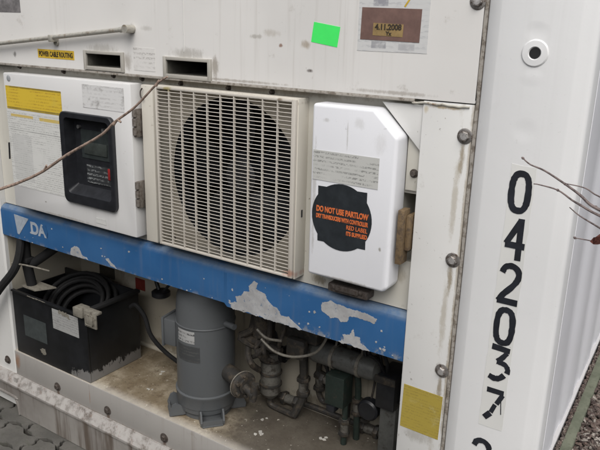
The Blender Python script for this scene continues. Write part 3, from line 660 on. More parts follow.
# bezel: outer ring, rim falling into a recess
mb = MB(); O_ = roundrect(-1.876, -1.622, 1.026, 1.332, .022); I_ = roundrect(-1.852, -1.640, 1.060, 1.314, .014); J_ = roundrect(-1.848, -1.650, 1.085, 1.306, .006)
ringsY = [(O_, -.032), (O_, -.043), ([(p[0]+.0025*(1 if p[0] < -1.75 else -1), p[1]+.0025*(1 if p[1] < 1.18 else -1)) for p in O_], -.0455), (I_, -.0455), (J_, -.006)]
RV = [[mb.bm.verts.new((p[0], y_, p[1])) for p in P_] for P_, y_ in ringsY]; nn_ = len(O_)
for A, B in zip(RV, RV[1:]):
    for i in range(nn_): mb.bm.faces.new((A[i], A[(i+1) % nn_], B[(i+1) % nn_], B[i]))
mb.bm.faces.new(RV[-1]); mb.keep = True
dsp = obj('display_window', mb, M['black'], CD, label='black recessed bezel with display and keypad')
# opening in door is hidden by the bezel: cut it
cut = MB(); cut.prism(roundrect(-1.870, -1.628, 1.032, 1.326, .020), -.06, .012)
co = obj('cutter', cut, M['black']); bm_ = door.modifiers.new('cut', 'BOOLEAN'); bm_.object = co; bm_.operation = 'DIFFERENCE'; bm_.solver = 'EXACT'
co.location = (0, 0, 0); bpy.context.view_layer.update()
dg = bpy.context.evaluated_depsgraph_get(); nm = bpy.data.meshes.new_from_object(door.evaluated_get(dg)); door.modifiers.clear(); door.data = nm
for p in nm.polygons: p.use_smooth = True
nm.set_sharp_from_angle(angle=math.radians(32)); bpy.data.objects.remove(co, do_unlink=True)
lab('display', -1.815, -1.665, 1.180, 1.275, -.008, M['display'], dsp); mb = MB(); mb.box(-1.800, -1.690, -.012, -.0085, 1.195, 1.235, .001); obj('screen', mb, flat('lcd', (.045, .052, .048), .15), dsp)
lab('keypad', -1.795, -1.672, 1.098, 1.160, -.0085, M['keys'], dsp); mb = MB(); mb.box(-1.690, -1.672, -.013, -.009, 1.120, 1.158, .002); obj('red_switch', mb, M['redbtn'], dsp)
lg = flat('lamp_grey', (.1, .1, .1), .3)
for kx in (-1.82, -1.70): mb = MB(); mb.cyl((kx, -.016, 1.282), (kx, -.006, 1.282), .006, n=12); obj('indicator', mb, lg, dsp)
lab('yellow_label', -2.172, -1.872, 1.314, 1.393, -.0325, M['yellow'], CD, 'large yellow instruction label with faded print')
lab('paper_notice', -2.176, -1.880, 1.036, 1.308, -.0323, M['docs'], CD, 'white sheet of small worn print')
lab('worn_label', -1.765, -1.575, 1.352, 1.425, -.0323, M['wornlab'], CD, 'worn label rubbed to grey smears')
lab('rating_label', -1.735, -1.688, .972, .990, -.0325, M['poster'], CD); 
mb = MB(); mb.lathe((-2.150, -.0325, 1.418), [(.011, 0), (.010, .0006)], 20, (0, -1, 0)); obj('round_seal', mb, flat('grey_seal', (.3, .31, .32), .5), CD)
for zc in (1.325, 1.10):
    mb = MB(); mb.box(-1.5455, -1.534, -.026, .014, zc-.046, zc+.04, .002)
    for k in range(-1, 2): mb.cyl((-1.538, -.028, zc+k*.028-.011), (-1.538, -.028, zc+k*.028+.011), .0065, n=12)
    obj('hinge', mb, rusty('hinge_metal_%d' % int(zc*1000), (.19, .17, .15), (.11, .08, .06), .5, .5, .3, 90), CD)
mb = MB(); mb.cyl((-2.187, -.033, 1.13), (-2.182, -.033, 1.19), .003, n=8); obj('door_catch', mb, M['black'], CD)

# ------------------------------------------------------------------ condenser fan
FN = thing('condenser_fan', 'condenser fan behind a cream slatted square grille', 'fan unit', (-1.2, 0, .95))
mb = MB(); mb.box(-1.530, -1.480, -.006, .026, .945, 1.438, .004); obj('side_cover', mb, M['beige'], FN)
# housing: hollow box sides
hx0, hx1, hz0, hz1 = -1.452, -.9465, .953, 1.4425
mb = MB()
mb.box(hx0, hx0+.006, -.018, .027, hz0, hz1, .001); mb.box(hx1-.005, hx1, -.020, .033, hz0, hz1, .001)
mb.box(hx0+.0062, hx1-.0052, -.018, .027, hz1-.005, hz1-.0005, .001); mb.box(hx0+.0062, hx1-.0052, -.018, .027, hz0+.0005, hz0+.005, .001)
hs_ = obj('housing', mb, M['beige'], FN)
# shroud plate with round opening
mb = MB(); cx, cz, R = -1.203, 1.190, .232; N = 96; ri, ro, rk = [], [], []
for i in range(N):
    a = 2*PI*i/N; ca, sa = math.cos(a), math.sin(a)
    hx = ((hx1-.006-cx) if ca > 0 else (cx-hx0-.007)); hz = ((hz1-.006-cz) if sa > 0 else (cz-hz0-.006))
    t = min(hx/abs(ca) if abs(ca) > 1e-6 else 9, hz/abs(sa) if abs(sa) > 1e-6 else 9)
    ro.append(mb.bm.verts.new((cx+t*ca, .030, cz+t*sa))); ri.append(mb.bm.verts.new((cx+R*ca, .030, cz+R*sa))); rk.append(mb.bm.verts.new((cx+(R-.006)*ca, .075, cz+(R-.006)*sa)))
for i in range(N):
    j = (i+1) % N; mb.bm.faces.new((ro[i], ro[j], ri[j], ri[i])); mb.mi = 1; mb._fin([mb.bm.faces.new((ri[i], ri[j], rk[j], rk[i]))])
obj('shroud', mb, [paint('shroud_dirty', (.46, .42, .35), dirt=(.16, .12, .08), streak=.4, speck=.7, blotch=.5, off=44), M['fan']], FN, smooth=40)
mb = MB(); mb.pocket(-1.46, -.945, .94, 1.4455, .076, .33); mb.keep = True; obj('fan_chamber', mb, M['dark'], FN)
fb = MB(); fb.lathe((cx, .085, cz), [(.055, 0), (.055, .02), (.045, .028), (.01, .03)], 32, (0, -1, 0)); hub = obj('fan_hub', fb, M['fan'], FN)
for k in range(5):
    mb = MB(); a0 = 2*PI*k/5 + .35; rows = []
    for i in range(9):
        r = .05 + (.218-.05)*i/8; row = []
        for j in range(7):
            u = j/6-.5; a = a0 + u*(.75 + .25*math.sin(i/8*PI)) + i*.03
            row.append(mb.bm.verts.new((cx + r*math.cos(a), .10 + u*.06*(1-.3*i/8), cz + r*math.sin(a))))
        rows.append(row)
    for A, B in zip(rows, rows[1:]):
        for j in range(6): mb.bm.faces.new((A[j], A[j+1], B[j+1], B[j]))
    bmesh.ops.solidify(mb.bm, geom=mb.bm.faces[:], thickness=.003)
    obj('fan_blade', mb, M['fan'], FN, smooth=60)
mb = MB(); mb.cyl((cx, .12, cz), (cx, .24, cz), .07, n=28)
for a in (.6, 2.2, 3.75, 5.3): mb.box(cx, cx+.25, .15, .16, cz-.008, cz+.008, rot=Matrix.Rotation(a, 3, 'Y'), piv=(cx, .155, cz))
obj('fan_motor', mb, M['fan'], FN)
# grille
gx0, gx1, gz0, gz1 = -1.447, -.9525, .957, 1.440
gr = MB(); gr.box(gx0, gx0+.007, -.030, -.014, gz0, gz1, .0015); gr.box(gx1-.010, gx1+.003, -.030, -.014, gz0, gz1, .0015)
gr.box(gx0+.0072, gx1-.0102, -.0296, -.014, gz1-.007, gz1, .0015); gr.box(gx0+.0072, gx1-.0102, -.0296, -.014, gz0, gz0+.007, .0015)
GR = obj('grille', gr, M['grille'], FN)
sl = MB(); ns = 45
for i in range(1, ns):
    z = gz0+.004 + (gz1-gz0-.008)*i/ns
    sl.box(gx0+.0075, gx1-.0105, -.0270, -.0200, z-.0009, z+.0009, rot=Matrix.Rotation(math.radians(-16), 3, 'X'))
sl2 = obj('slats', sl, M['grille'], GR, smooth=0)
sl = MB()
for i in range(1, 10):
    x = gx0+.006 + (gx1-gx0-.013)*i/10; sl.box(x-.0017, x+.0017, -.0292, -.0215, gz0+.0072, gz1-.0072, .0004, seg=1)
obj('grille_bars', sl, M['grille'], GR, smooth=0)
# wrap-around louvres on the left flank of the grille
sl = MB()
for i in range(1, ns):
    z = gz0+.004 + (gz1-gz0-.008)*i/ns; sl.box(gx0-.003, gx0+.0005, -.026, .020, z-.0016, z+.0016)
obj('side_louvres', sl, M['grille'], GR, smooth=0)
mb = MB(); mb.box(-.9463, -.9445, .004, .009, 1.125, 1.145); obj('side_clip', mb, M['black'], FN)
mb = MB(); mb.tube([(-1.516, -.012, 1.428), (-1.522, -.014, 1.418), (-1.521, -.014, 1.402), (-1.512, -.012, 1.394)], .0022, 6); obj('wire_hook', mb, M['boltdark'], FN)

# ------------------------------------------------------------------ access cover
CV = thing('access_cover', 'bright white access cover with clipped corner and round black sticker', 'cover', (-.775, 0, .987))
mb = MB(); mb.prism([(-.8935, .990), (-.672, .988), (-.658, 1.002), (-.657, 1.377), (-.722, 1.4385), (-.8935, 1.4385)], -.040, .026, .009, seg=4)
obj('cover', mb, M['cover'], CV, smooth=40)
lab('data_plate', -.885, -.700, 1.248, 1.324, -.0405, M['plate'], CV, 'grey plate with rows of worn print')
mb = MB(); n_ = 48; ccx, ccz, cr = -.797, 1.160, .0865
mb.lathe((ccx, -.0404, ccz), [(cr, 0), (cr, .0008)], n_, (0, -1, 0)); mb.box(-.866, -.726, -.0409, -.0404, 1.089, 1.2345, rot=Matrix.Rotation(-.02, 3, 'Y'))
dk = obj('round_sticker', mb, M['disc'], CV, label='round black sticker over a black square with orange writing')
ys = -.0413
obj('lettering', join([text_mb('DO NOT USE PARTLOW', -.870, 1.1675, .0145, ys, width=.150, bold=.0009), text_mb('DRY TRANSDUCERS WITH CONTROLLER', -.870, 1.1500, .0110, ys, width=.150, bold=.0006),
    text_mb('RED LABEL', -.780, 1.1335, .0112, ys, width=.059, bold=.0002), text_mb('ITS SUPPLIED', -.780, 1.1180, .0105, ys, width=.059, bold=.0005)]), M['orange'], dk, smooth=0)
mb = MB(); mb.box(-.650, -.634, -.026, .012, 1.066, 1.203, .002); mb.box(-.634, -.622, -.012, .03, 1.10, 1.19, .003)
tag(obj('side_latch', mb, M['wood']), 'rusty brown latch bar beside the white access cover', 'latch')

# ------------------------------------------------------------------ compressor
kx, ky = -1.415, .142
CP = thing('compressor', 'grey upright cylindrical compressor standing on the compartment floor', 'compressor', (kx, ky, .305))
mb = MB(); mb.lathe((kx, ky, 0), [(.080, .322), (.098, .330), (.101, .345), (.101, .640), (.100, .655), (.100, .700), (.096, .745), (.080, .790), (.05, .815), (.01, .822)], 64)
cb = obj('shell', mb, M['comp'], CP, smooth=40)
mb = MB(); mb.lathe((kx, ky, 0), [(.1035, .350), (.1045, .354), (.1045, .388), (.107, .392), (.107, .398), (.1015, .401)], 64); obj('base_band', mb, M['comp'], CP)
mb = MB(); mb.torus((kx, ky, .650), .1008, .0030, n=64); obj('weld_seam', mb, M['comp'], CP)
mb = MB(); mb.lathe((kx, ky, 0), [(.088, .306), (.088, .318), (.084, .326)], 48); obj('base', mb, M['comp'], CP)
for a in (-40, 50, 140, -130):
    R3 = Matrix.Rotation(math.radians(a), 3, 'Z'); mb = MB()
    mb.box(kx+.085, kx+.135, ky-.036, ky+.036, .3055, .3105, .0015, R3, (kx, ky, .31)); 
    for sy in (-1, 1):
        t = MB(); t.prism([(kx+.080, .311), (kx+.132, .311), (kx+.135, .325), (kx+.124, .352), (kx+.112, .358), (kx+.095, .348), (kx+.080, .350)], ky+sy*.038-.003, ky+sy*.038+.003)
        bmesh.ops.rotate(t.bm, verts=t.bm.verts, cent=(kx, ky, .31), matrix=R3); mb = join([mb, t])
    t = MB(); t.box(kx+.128, kx+.132, ky-.0345, ky+.0345, .311, .328); bmesh.ops.rotate(t.bm, verts=t.bm.verts, cent=(kx, ky, .31), matrix=R3); mb = join([mb, t])
    obj('foot', mb, M['comp'], CP)
def wrap_label(a0, a1, z0, z1, r, m, name, par):
    mb = MB(); A = []; n = 10
    for i in range(n+1):
        a = math.radians(a0 + (a1-a0)*i/n); A.append((mb.bm.verts.new((kx+r*math.cos(a), ky+r*math.sin(a), z0)), mb.bm.verts.new((kx+r*math.cos(a), ky+r*math.sin(a), z1))))
    for p, q in zip(A, A[1:]): mb.bm.faces.new((p[0], q[0], q[1], p[1]))
    bmesh.ops.solidify(mb.bm, geom=mb.bm.faces[:], thickness=-.0006)
    return obj(name, mb, m, par)
wrap_label(-112, -70, .598, .642, .1018, M['whitetag'], 'white_tag', CP)
wrap_label(-113, -60, .530, .588, .1018, printed('moulded_plate', (.105, .11, .112), (.19, .19, .18), .011, 120, .6, wear=.1, wearc=(.1, .1, .1)), 'rating_plate', CP)
# terminal box on the left, service valve on the right
mb = MB(); R3 = Matrix.Rotation(math.radians(188), 3, 'Z'); mb.box(kx+.095, kx+.145, ky-.045, ky+.045, .535, .635, .006, R3, (kx, ky, .6)); mb.box(kx+.143, kx+.152, ky-.05, ky+.05, .53, .64, .003, R3, (kx, ky, .6)); obj('terminal_box', mb, M['comp'], CP)
mb = MB(); mb.cyl((kx+.09, ky, .48), (-1.20, .10, .48), .028, n=20); d = Vector((1, -.35, 0)).normalized()
mb.lathe((-1.228, .105, .478), [(.020, -.01), (.040, 0), (.046, .004), (.046, .014), (.040, .018), (.030, .020)], 28, d)
for i in range(6):
    a = i*PI/3; u = Vector((0, 0, 1)); v = d.cross(u); p = Vector((-1.228, .105, .478)) + (u*math.cos(a)+v*math.sin(a))*.035; mb.cyl(p, p+d*.03, .006, n=6)
mb.cyl((-1.215, .10, .478), (-1.155, .08, .468), .014, n=14); mb.cyl((-1.165, .083, .448), (-1.155, .083, .513), .012, n=12)
vv = obj('service_valve', mb, M['grime'], CP)
mb = MB(); mb.torus((-1.2235, .1035, .478), .0455, .0022, d); obj('gasket_ring', mb, M['pale'], vv)
mb = MB(); mb.cyl((kx+.09, ky-.01, .66), (-1.27, .12, .665), .010, n=12); obj('stub_pipe', mb, M['comp'], CP)

# ------------------------------------------------------------------ pipework right of the compressor
def pipe(pts, r, m, label, cat='pipe', name='pipe', sm=5, n=10):
    mb = MB(); mb.tube(pts, r, n, sm); return tag(obj(name, mb, m), label, cat)
T = thing('filter_drier', 'upright ribbed grey filter drier on the back wall right of the compressor', 'filter drier', (-1.235, .28, .33))
mb = MB(); mb.lathe((-1.228, .27, 0), [(.012, .345), (.028, .360), (.036, .372), (.036, .535), (.028, .552), (.014, .57)], 28); obj('shell', mb, M['drier'], T)
for z in (.400, .445, .495, .53):
    mb = MB(); mb.lathe((-1.228, .27, 0), [(.037, z), (.0405, z+.002), (.0405, z+.009), (.037, z+.011)], 28); obj('clamp_band', mb, M['grime'], T)
mb = MB(); mb.tube([(-1.228, .27, .56), (-1.228, .27, .64), (-1.21, .27, .70), (-1.18, .29, .80)], .014, 10); obj('connection', mb, M['grime'], T); mb = MB(); mb.tube([(-1.228, .27, .36), (-1.228, .27, .325), (-1.20, .27, .315), (-1.12, .26, .32)], .012, 10); obj('connection', mb, M['grime'], T)
T = thing('liquid_receiver', 'horizontal grey receiver cylinder under the blue beam at the right', 'tank', (-.93, .25, .60))
mb = MB(); d = Vector((1, 0, .0)); mb.lathe((-1.06, .25, .600), [(.004, 0), (.020, .004), (.032, .014), (.037, .03), (.037, .235), (.032, .252), (.02, .262), (.004, .266)], 28, d); obj('shell', mb, M['recv'], T)
for x in (-.965, -.870):
    mb = MB(); mb.lathe((x, .25, .600), [(.0375, 0), (.040, .001), (.040, .011), (.0375, .012)], 28, d); mb.tube([(x+.006, .25, .638), (x+.006, .28, .68), (x+.006, .357, .70)], .004, 6); obj('strap', mb, M['pale'], T)
T = thing('solenoid_valve', 'dark green valve box with two tubes running down to the floor', 'valve', (-.93, .23, .45))
mb = MB(); mb.box(-.965, -.895, .200, .262, .452, .560, .005); obj('coil_housing', mb, M['dkgreen'], T); mb = MB(); mb.box(-.955, -.925, .196, .23, .430, .4518, .003); obj('plug', mb, M['black'], T)
mb = MB(); mb.tube([(-.905, .235, .455), (-.905, .235, .40), (-.905, .235, .306)], .010, 10); obj('tube', mb, M['dkgreen'], T)
mb = MB(); mb.tube([(-.895, .27, .60), (-.885, .28, .50), (-.885, .28, .40), (-.885, .285, .306)], .011, 10); obj('tube', mb, M['dkgreen'], T)
T = thing('pressure_switch', 'round black pressure switch on a bracket near the right post', 'switch', (-.84, .28, .44))
mb = MB(); mb.lathe((-.835, .285, .445), [(.033, 0), (.036, .004), (.036, .03), (.030, .036), (.012, .038)], 28, (0, -1, 0)); obj('body', mb, M['black'], T)
mb = MB(); mb.tube([(-.835, .27, .425), (-.850, .285, .385), (-.895, .30, .375)], .008, 8); mb.tube([(-.835, .28, .48), (-.832, .29, .54), (-.84, .30, .62)], .004, 8); obj('tube', mb, M['grime'], T)
T = thing('junction_box', 'dark junction box against the right post inside the compartment', 'junction box', (-.76, .26, .45))
mb = MB(); mb.box(-.800, -.735, .23, .34, .485, .600, .006); obj('body', mb, M['black'], T); mb = MB(); mb.box(-.803, -.732, .222, .2298, .575, .60, .003); obj('lid', mb, M['grime'], T)
mb = MB(); mb.box(-.790, -.735, .25, .32, .306, .484, .004); obj('bracket', mb, M['recv'], T)
pipe([(-1.12, .26, .32), (-1.09, .27, .40), (-1.09, .27, .50), (-1.10, .27, .66), (-1.10, .28, .80)], .015, M['grime'], 'dark grimy riser pipe just right of the ribbed filter drier')
mb = MB(); mb.tube([(-1.065, .33, .52), (-1.068, .33, .45), (-1.062, .33, .39), (-1.04, .33, .366), (-1.015, .33, .39), (-1.008, .33, .45), (-1.01, .33, .52)], .010, 10)
mb.box(-1.08, -1.0, .318, .352, .515, .535, .003)
tag(obj('pipe', mb, M['grime']), 'U-shaped dark pipe loop against the back wall', 'pipe')
pipe([(-1.30, .30, .347), (-1.10, .33, .330), (-.95, .335, .325), (-.78, .335, .322)], .011, M['grime'], 'dark pipe running low along the foot of the back wall')
pipe([(-1.04, .28, .50), (-.98, .25, .505), (-.93, .235, .51)], .011, M['grime'], 'short dark pipe leading into the green valve box')
pipe([(-1.16, .12, .655), (-1.11, .12, .628), (-1.05, .13, .622), (-.99, .15, .640), (-.96, .16, .67), (-.94, .17, .72)], .0045, M['pale'], 'pale thin tube sagging below the blue beam', 'tube', 'tube')
pipe([(-1.17, .11, .69), (-1.13, .11, .67), (-1.08, .12, .672)], .0045, M['pale'], 'short pale tube just under the bare patch of the beam', 'tube', 'tube')
mb = MB(); mb.box(-1.14, -1.00, .20, .30, .64, .76, .01); mb.box(-1.10, -1.03, .17, .20, .59, .66, .008); mb.cyl((-1.00, .24, .69), (-.92, .24, .70), .03, n=18)
tag(obj('expansion_valve', mb, M['grime']), 'bulky grimy valve block tucked under the blue beam', 'valve')
rnd = random.Random(11); mb = MB()
for k in range(7):
    x, z = rnd.uniform(-1.26, -1.14), rnd.uniform(.54, .68); mb.tube([(x, .22, .78), (x+rnd.uniform(-.03, .03), .19, z), (x+rnd.uniform(-.04, .04), .17, z-.05), (x+rnd.uniform(-.05, .05), .22, z-.10)], rnd.uniform(.006, .012), 8)
mb.cyl((-1.22, .20, .62), (-1.22, .20, .70), .028, n=16); mb.cyl((-1.29, .19, .60), (-1.13, .19, .59), .013, n=12)
tag(obj('pipe_cluster', mb, rusty('brown_lagging', (.035, .03, .025), (.085, .068, .048), .5, .8, 0, 30)), 'tangle of brown grimy tubes between compressor and filter drier', 'pipework')
# loose wiring and fittings under the beam
WM = flat('wire_black', (.008, .008, .009), .55)
for k, (lb, n_, sd_) in enumerate((('bundle of thin black wires drooping behind the green valve box', 7, 21), ('black wires hanging between the compressor and the pipe tangle', 5, 22), ('black wires looping down beside the dark junction box', 6, 23))):
    rw = random.Random(sd_); mb = MB(); bx0 = (-1.02, -1.24, -.80)[k]
    a = [(bx0-.05, .30, .90), (bx0-.04, .27, .70), (bx0, .26, .60), (bx0+.05, .29, .52), (bx0+.10, .33, .60), (bx0+.13, .352, .80)]
    for q in range(n_): mb.tube([(x+rw.uniform(-.03, .03), min(.35, y+rw.uniform(-.02, .02)), z+rw.uniform(-.035, .035)) for x, y, z in a], rw.uniform(.0028, .006), 7, 4)
    for q in (1, 3): mb.cyl((a[q][0]-.012, a[q][1], a[q][2]), (a[q][0]+.012, a[q][1], a[q][2]), .028, n=12)
    tag(obj('wiring', mb, WM), lb, 'wires')
def fitting(x, y, z, s, ax_):
    t = thing('pipe_fitting', 'small dark screwed fitting on the pipework at the back of the compartment', 'fitting', (x, y, z), 'screwed fittings on the pipework')
    c_, d_ = Vector((x, y, z)), Vector(ax_).normalized()
    m_ = MB(); m_.lathe(c_, [(.010*s, -.03*s), (.014*s, -.026*s), (.014*s, .026*s), (.010*s, .03*s)], 16, d_); obj('body', m_, M['drier'], t)
    for e in (-1, 1): m_ = MB(); m_.lathe(c_+d_*e*.022*s, [(.019*s, -.007*s), (.020*s, -.005*s), (.020*s, .005*s), (.019*s, .007*s)], 6, d_); obj('nut', m_, M['grime'], t)
for a in ((-1.09, .27, .44, 1.2, (0, 0, 1)), (-1.10, .27, .60, 1.3, (0, 0, 1)), (-.98, .25, .505, 1.0, (1, 0, 0)), (-.905, .235, .37, 1.0, (0, 0, 1)), (-.885, .28, .43, 1.0, (0, 0, 1)), (-1.062, .33, .44, 1.1, (0, 0, 1)), (-.86, .335, .324, 1.2, (1, 0, 0)), (-1.17, .315, .335, 1.2, (1, 0, 0))): fitting(*a)
pipe([(-1.20, .34, .90), (-1.19, .34, .62), (-1.14, .34, .52), (-1.13, .34, .33)], .012, M['grime'], 'thick dark pipe on the back wall directly behind the ribbed filter drier')
pipe([(-.98, .345, .90), (-.98, .345, .60), (-.955, .345, .50), (-.955, .345, .31)], .009, M['grime'], 'thin black pipe on the back wall left of the green valve box')
pipe([(-1.16, .32, .56), (-1.0, .33, .575), (-.80, .33, .565)], .010, M['grime'], 'level dark pipe crossing the back wall under the grey receiver')
mb = MB(); mb.box(-1.07, -.99, .29, .352, .60, .72, .005); mb.cyl((-1.03, .29, .66), (-1.03, .265, .66), .026, n=20); mb.box(-1.05, -1.01, .282, .2898, .612, .63, .002)
tag(obj('relay_box', mb, M['black']), 'small black relay box high on the back wall behind the valve block', 'box')
mb = MB(); rnd = random.Random(5)
for (x, y_, s) in ((-1.16, .115, .014), (-1.66, .10, .008), (-1.72, .22, .01), (-.95, .10, .010), (-1.20, .20, .01), (-.98, .22, .012), (-1.60, .19, .007)):
    for q in range(3):
        cx_, cy_ = x+rnd.uniform(-.012, .012), y_+rnd.uniform(-.012, .012)
        pts = [(cx_+s*rnd.uniform(.4, 1)*math.cos(a)*.7, cy_+s*rnd.uniform(.4, 1)*math.sin(a)*.7) for a in [2*PI*i/7 for i in range(7)]]; mb.prism(pts, .3052, .3065+q*.0006, axis='z')
o = obj('litter', mb, flat('pale_flakes', (.48, .46, .42), .8), smooth=0); o['kind'] = 'stuff'; tag(o, 'pale flakes of old paint scattered on the compartment floor', 'debris')

# ------------------------------------------------------------------ left: black box with coiled cable
TR = thing('transformer_box', 'black open-topped metal box at the left with worn lower edge', 'metal box', (-2.09, .14, .306))
mb = MB(); mb.box(-2.318, -1.872, .004, .012, .3062, .572, .002); mb.box(-1.880, -1.872, .0122, .262, .3062, .592, .002); mb.box(-2.318, -2.310, .0122, .262, .3062, .572, .002); mb.box(-2.3098, -1.8802, .252, .262, .3062, .600, .002)
mb.box(-2.318, -1.868, -.002, .012, .572, .580, .002)
bx = obj('casing', mb, M['tray'], TR)
mb = MB(); mb.box(-2.3098, -1.8802, .0122, .2518, .42, .43); obj('inner_shelf', mb, M['dark'], TR)
mb = MB(); mb.box(-1.885, -1.860, .010, .262, .5925, .606, .003); obj('top_bar', mb, M['blackrub'], TR)
mb = MB(); rnd = random.Random(8)
mb.prism(ragged([(-2.21, .5775), (-2.10, .5775), (-2.10, .5805), (-2.21, .5805)], .006, .0018, 3), -.0028, -.0018); obj('scuffed_edge', mb, M['tan'], TR, smooth=0)
mb = MB(); mb.box(-2.255, -2.115, .0030, .0040, .395, .485, rot=Matrix.Rotation(.0, 3, 'Y')); obj('dark_label', mb, M['traylab2'], TR)
mb = MB(); mb.box(-2.068, -1.918, .0028, .0040, .480, .562); obj('white_label', mb, M['traylab'], TR)
mb = MB(); mb.prism(ragged([(-2.165, .36), (-2.135, .37), (-2.128, .348), (-2.15, .338)], .006, .004), .0028, .004); obj('torn_paper', mb, M['tan'], TR, smooth=0); mb = MB(); mb.prism(ragged([(-2.03, .552), (-1.96, .545), (-1.97, .562), (-2.02, .568)], .006, .004), .0018, .0027); obj('torn_paper', mb, M['tan'], TR, smooth=0)
mb = MB(); mb.box(-1.925, -1.875, -.012, .03, .575, .612, .004); mb.box(-1.870, -1.806, -.006, .002, .548, .612, .003); mb.box(-1.858, -1.818, -.012, -.006, .560, .600, .006); mb.box(-1.885, -1.80, -.003, .02, .604, .614, .002)
obj('clip_bracket', mb, M['tan'], TR, label='pale tan clip at the corner of the black box')
CB = MB(); rnd = random.Random(2); ax = Vector((.05, -.62, .78)).normalized(); e1 = Vector((1, 0, 0)); e1 = (e1-ax*e1.dot(ax)).normalized(); e2 = ax.cross(e1)
pts = []
for k in range(0, 24*11):
    a = 2*PI*k/24; turn = k/24; rr = [.165, .145, .122, .10, .155, .132, .11, .168, .142, .118, .15][int(turn)]; nx = [.165, .145, .122, .10, .155, .132, .11, .168, .142, .118, .15, .15][int(turn)+1]
    rr += (nx-rr)*max(0, (turn % 1)-.7)/.3
    c0 = Vector((-2.105, .180, .488)) + ax*(-.035+.0098*turn); pts.append(c0 + e1*math.cos(a)*rr*1.02 + e2*math.sin(a)*rr*.86)
CB.tube(pts, .0088, 8, 1)
tag(obj('coiled_cable', CB, M['blackrub']), 'thick black power cable coiled inside the open black box', 'cable')
mb = MB()
mb.tube([(-2.255, .04, .80), (-2.255, .04, .70), (-2.25, .05, .60)], .020, 12); mb.box(-2.285, -2.225, .02, .06, .70, .72, .004)
mb.tube([(-2.07, .10, .815), (-2.15, .08, .755), (-2.235, .05, .690)], .018, 12)
tag(obj('support_frame', mb, M['blackrub']), 'black tubular bracket rising from the box to the blue beam', 'bracket')
pipe([(-2.62, -.10, .25), (-2.46, -.07, .43), (-2.33, -.04, .59), (-2.262, -.015, .675), (-2.245, .005, .74), (-2.245, .02, .81)], .016, M['blackrub'], 'dark hose hanging out past the left corner of the compartment', 'hose', 'hose')
mb = MB(); mb.tube([(-2.275, -.012, .702), (-2.22, -.002, .706), (-2.16, .02, .700), (-2.13, .05, .685)], .0035, 8); tag(obj('cable_tie', mb, M['pale']), 'thin pale tie around the dark hose at the left', 'cable tie')
mb = MB(); mb.prism([(-2.28, .02), (-2.19, .02), (-2.15, .09), (-2.28, .09)], .595, .600, axis='z')
tag(obj('bracket_plate', mb, M['tan']), 'pale plate on the left end of the black box', 'bracket')
pipe([(-1.84, .19, .562), (-1.81, .19, .578), (-1.775, .20, .535), (-1.745, .20, .465), (-1.70, .23, .395), (-1.63, .26, .345), (-1.58, .28, .33)], .0085, M['blackrub'], 'black hose curving down to the floor left of the compressor', 'hose', 'hose')
mb = MB(); mb.lathe((-1.755, .27, .600), [(.028, 0), (.036, .006), (.036, .022), (.03, .026)], 24, (0, 0, 1)); mb.tube([(-1.80, .30, .69), (-1.79, .28, .66), (-1.765, .27, .625)], .008, 8); mb.tube([(-1.70, .30, .70), (-1.715, .28, .66), (-1.74, .27, .625)], .006, 8)
tag(obj('wall_knob', mb, M['black']), 'round black connector hanging behind the compressor on its left', 'connector')

# ------------------------------------------------------------------ bare twigs
def shoot(mb, pts, r0, r1): mb.tube(pts, r0, 8, 4, rad=(r0, r1))
mb = MB()
shoot(mb, [(-2.20, -.80, .02), (-2.19, -.72, .45), (-2.10, -.58, .88), (-1.90, -.47, 1.08), (-1.647, -.42, 1.173), (-1.585, -.40, 1.198), (-1.486, -.40, 1.240), (-1.376, -.40, 1.300), (-1.254, -.40, 1.359), (-1.200, -.40, 1.397), (-1.132, -.40, 1.437), (-1.062, -.40, 1.492), (-1.030, -.40, 1.509)], .0055, .0020)
for p, q in (((-1.475, -.40, 1.245), (-1.458, -.405, 1.262)), ((-1.376, -.40, 1.298), (-1.362, -.40, 1.306)), ((-1.205, -.40, 1.39), (-1.190, -.40, 1.404)), ((-1.065, -.40, 1.488), (-1.055, -.40, 1.50)), ((-1.19, -.40, 1.404), (-1.180, -.40, 1.398))):
    mb.tube([p, tuple((a+b)/2 for a, b in zip(p, q)), q], .004, 8, 3, rad=(.0036, .0022))
tag(obj('bare_twig', mb, M['twig']), 'long bare brown twig crossing in front of the control box door', 'twig')
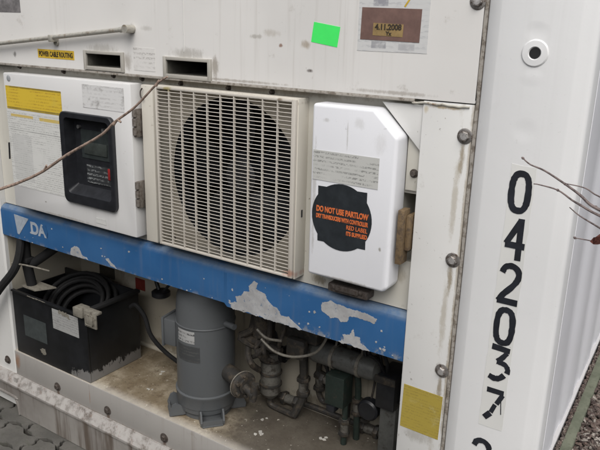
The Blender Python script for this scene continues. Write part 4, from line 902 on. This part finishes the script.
mb = MB(); yb = -.2
def B(u): return u
shoot(mb, [(.25, .35, .55), (.20, .15, .95), (.02, -.10, 1.20), (-.12, -.18, 1.295), (-.184, -.2, 1.322), (-.202, -.2, 1.330), (-.219, -.2, 1.343), (-.247, -.2, 1.359), (-.285, -.2, 1.378), (-.312, -.2, 1.386), (-.327, -.2, 1.396)], .0042, .0011)
shoot(mb, [(-.12, -.18, 1.325), (-.186, -.2, 1.345), (-.213, -.2, 1.357), (-.247, -.2, 1.360)], .0016, .0009)
shoot(mb, [(.02, -.10, 1.20), (-.10, -.17, 1.28), (-.181, -.2, 1.311), (-.216, -.2, 1.325), (-.232, -.2, 1.332), (-.258, -.2, 1.346), (-.291, -.2, 1.351), (-.302, -.2, 1.351)], .003, .0009)
shoot(mb, [(.02, -.10, 1.19), (-.10, -.19, 1.25), (-.178, -.2, 1.289), (-.214, -.2, 1.305), (-.234, -.2, 1.318)], .0025, .0008)
shoot(mb, [(-.10, -.19, 1.25), (-.165, -.2, 1.262), (-.191, -.2, 1.263), (-.217, -.2, 1.263)], .0018, .0009)
for (x, z) in ((-.219, 1.343), (-.247, 1.359), (-.258, 1.346), (-.216, 1.325), (-.202, 1.330), (-.327, 1.396), (-.217, 1.263), (-.190, 1.326)): mb.lathe((x, -.2, z), [(.0005, -.0035), (.0026, -.001), (.0026, .001), (.0005, .0035)], 8, (1, 0, -.5))
tw = thing('bare_twig', 'thin dark branching twigs reaching in from the right past the corner post', 'twig', (.25, .35, .55))
obj('branch', mb, M['twigd'], tw)
mb = MB(); pts = [(-.190, 1.263), (-.186, 1.270), (-.182, 1.273), (-.176, 1.279), (-.171, 1.277), (-.168, 1.268), (-.172, 1.262), (-.178, 1.258), (-.184, 1.258)]
A = [mb.bm.verts.new((x, -.203+.004*math.sin(x*700), z)) for x, z in pts]; mb.bm.faces.new(A); bmesh.ops.solidify(mb.bm, geom=mb.bm.faces[:], thickness=.0006); obj('dry_leaf', mb, M['leaf'], tw, smooth=0)
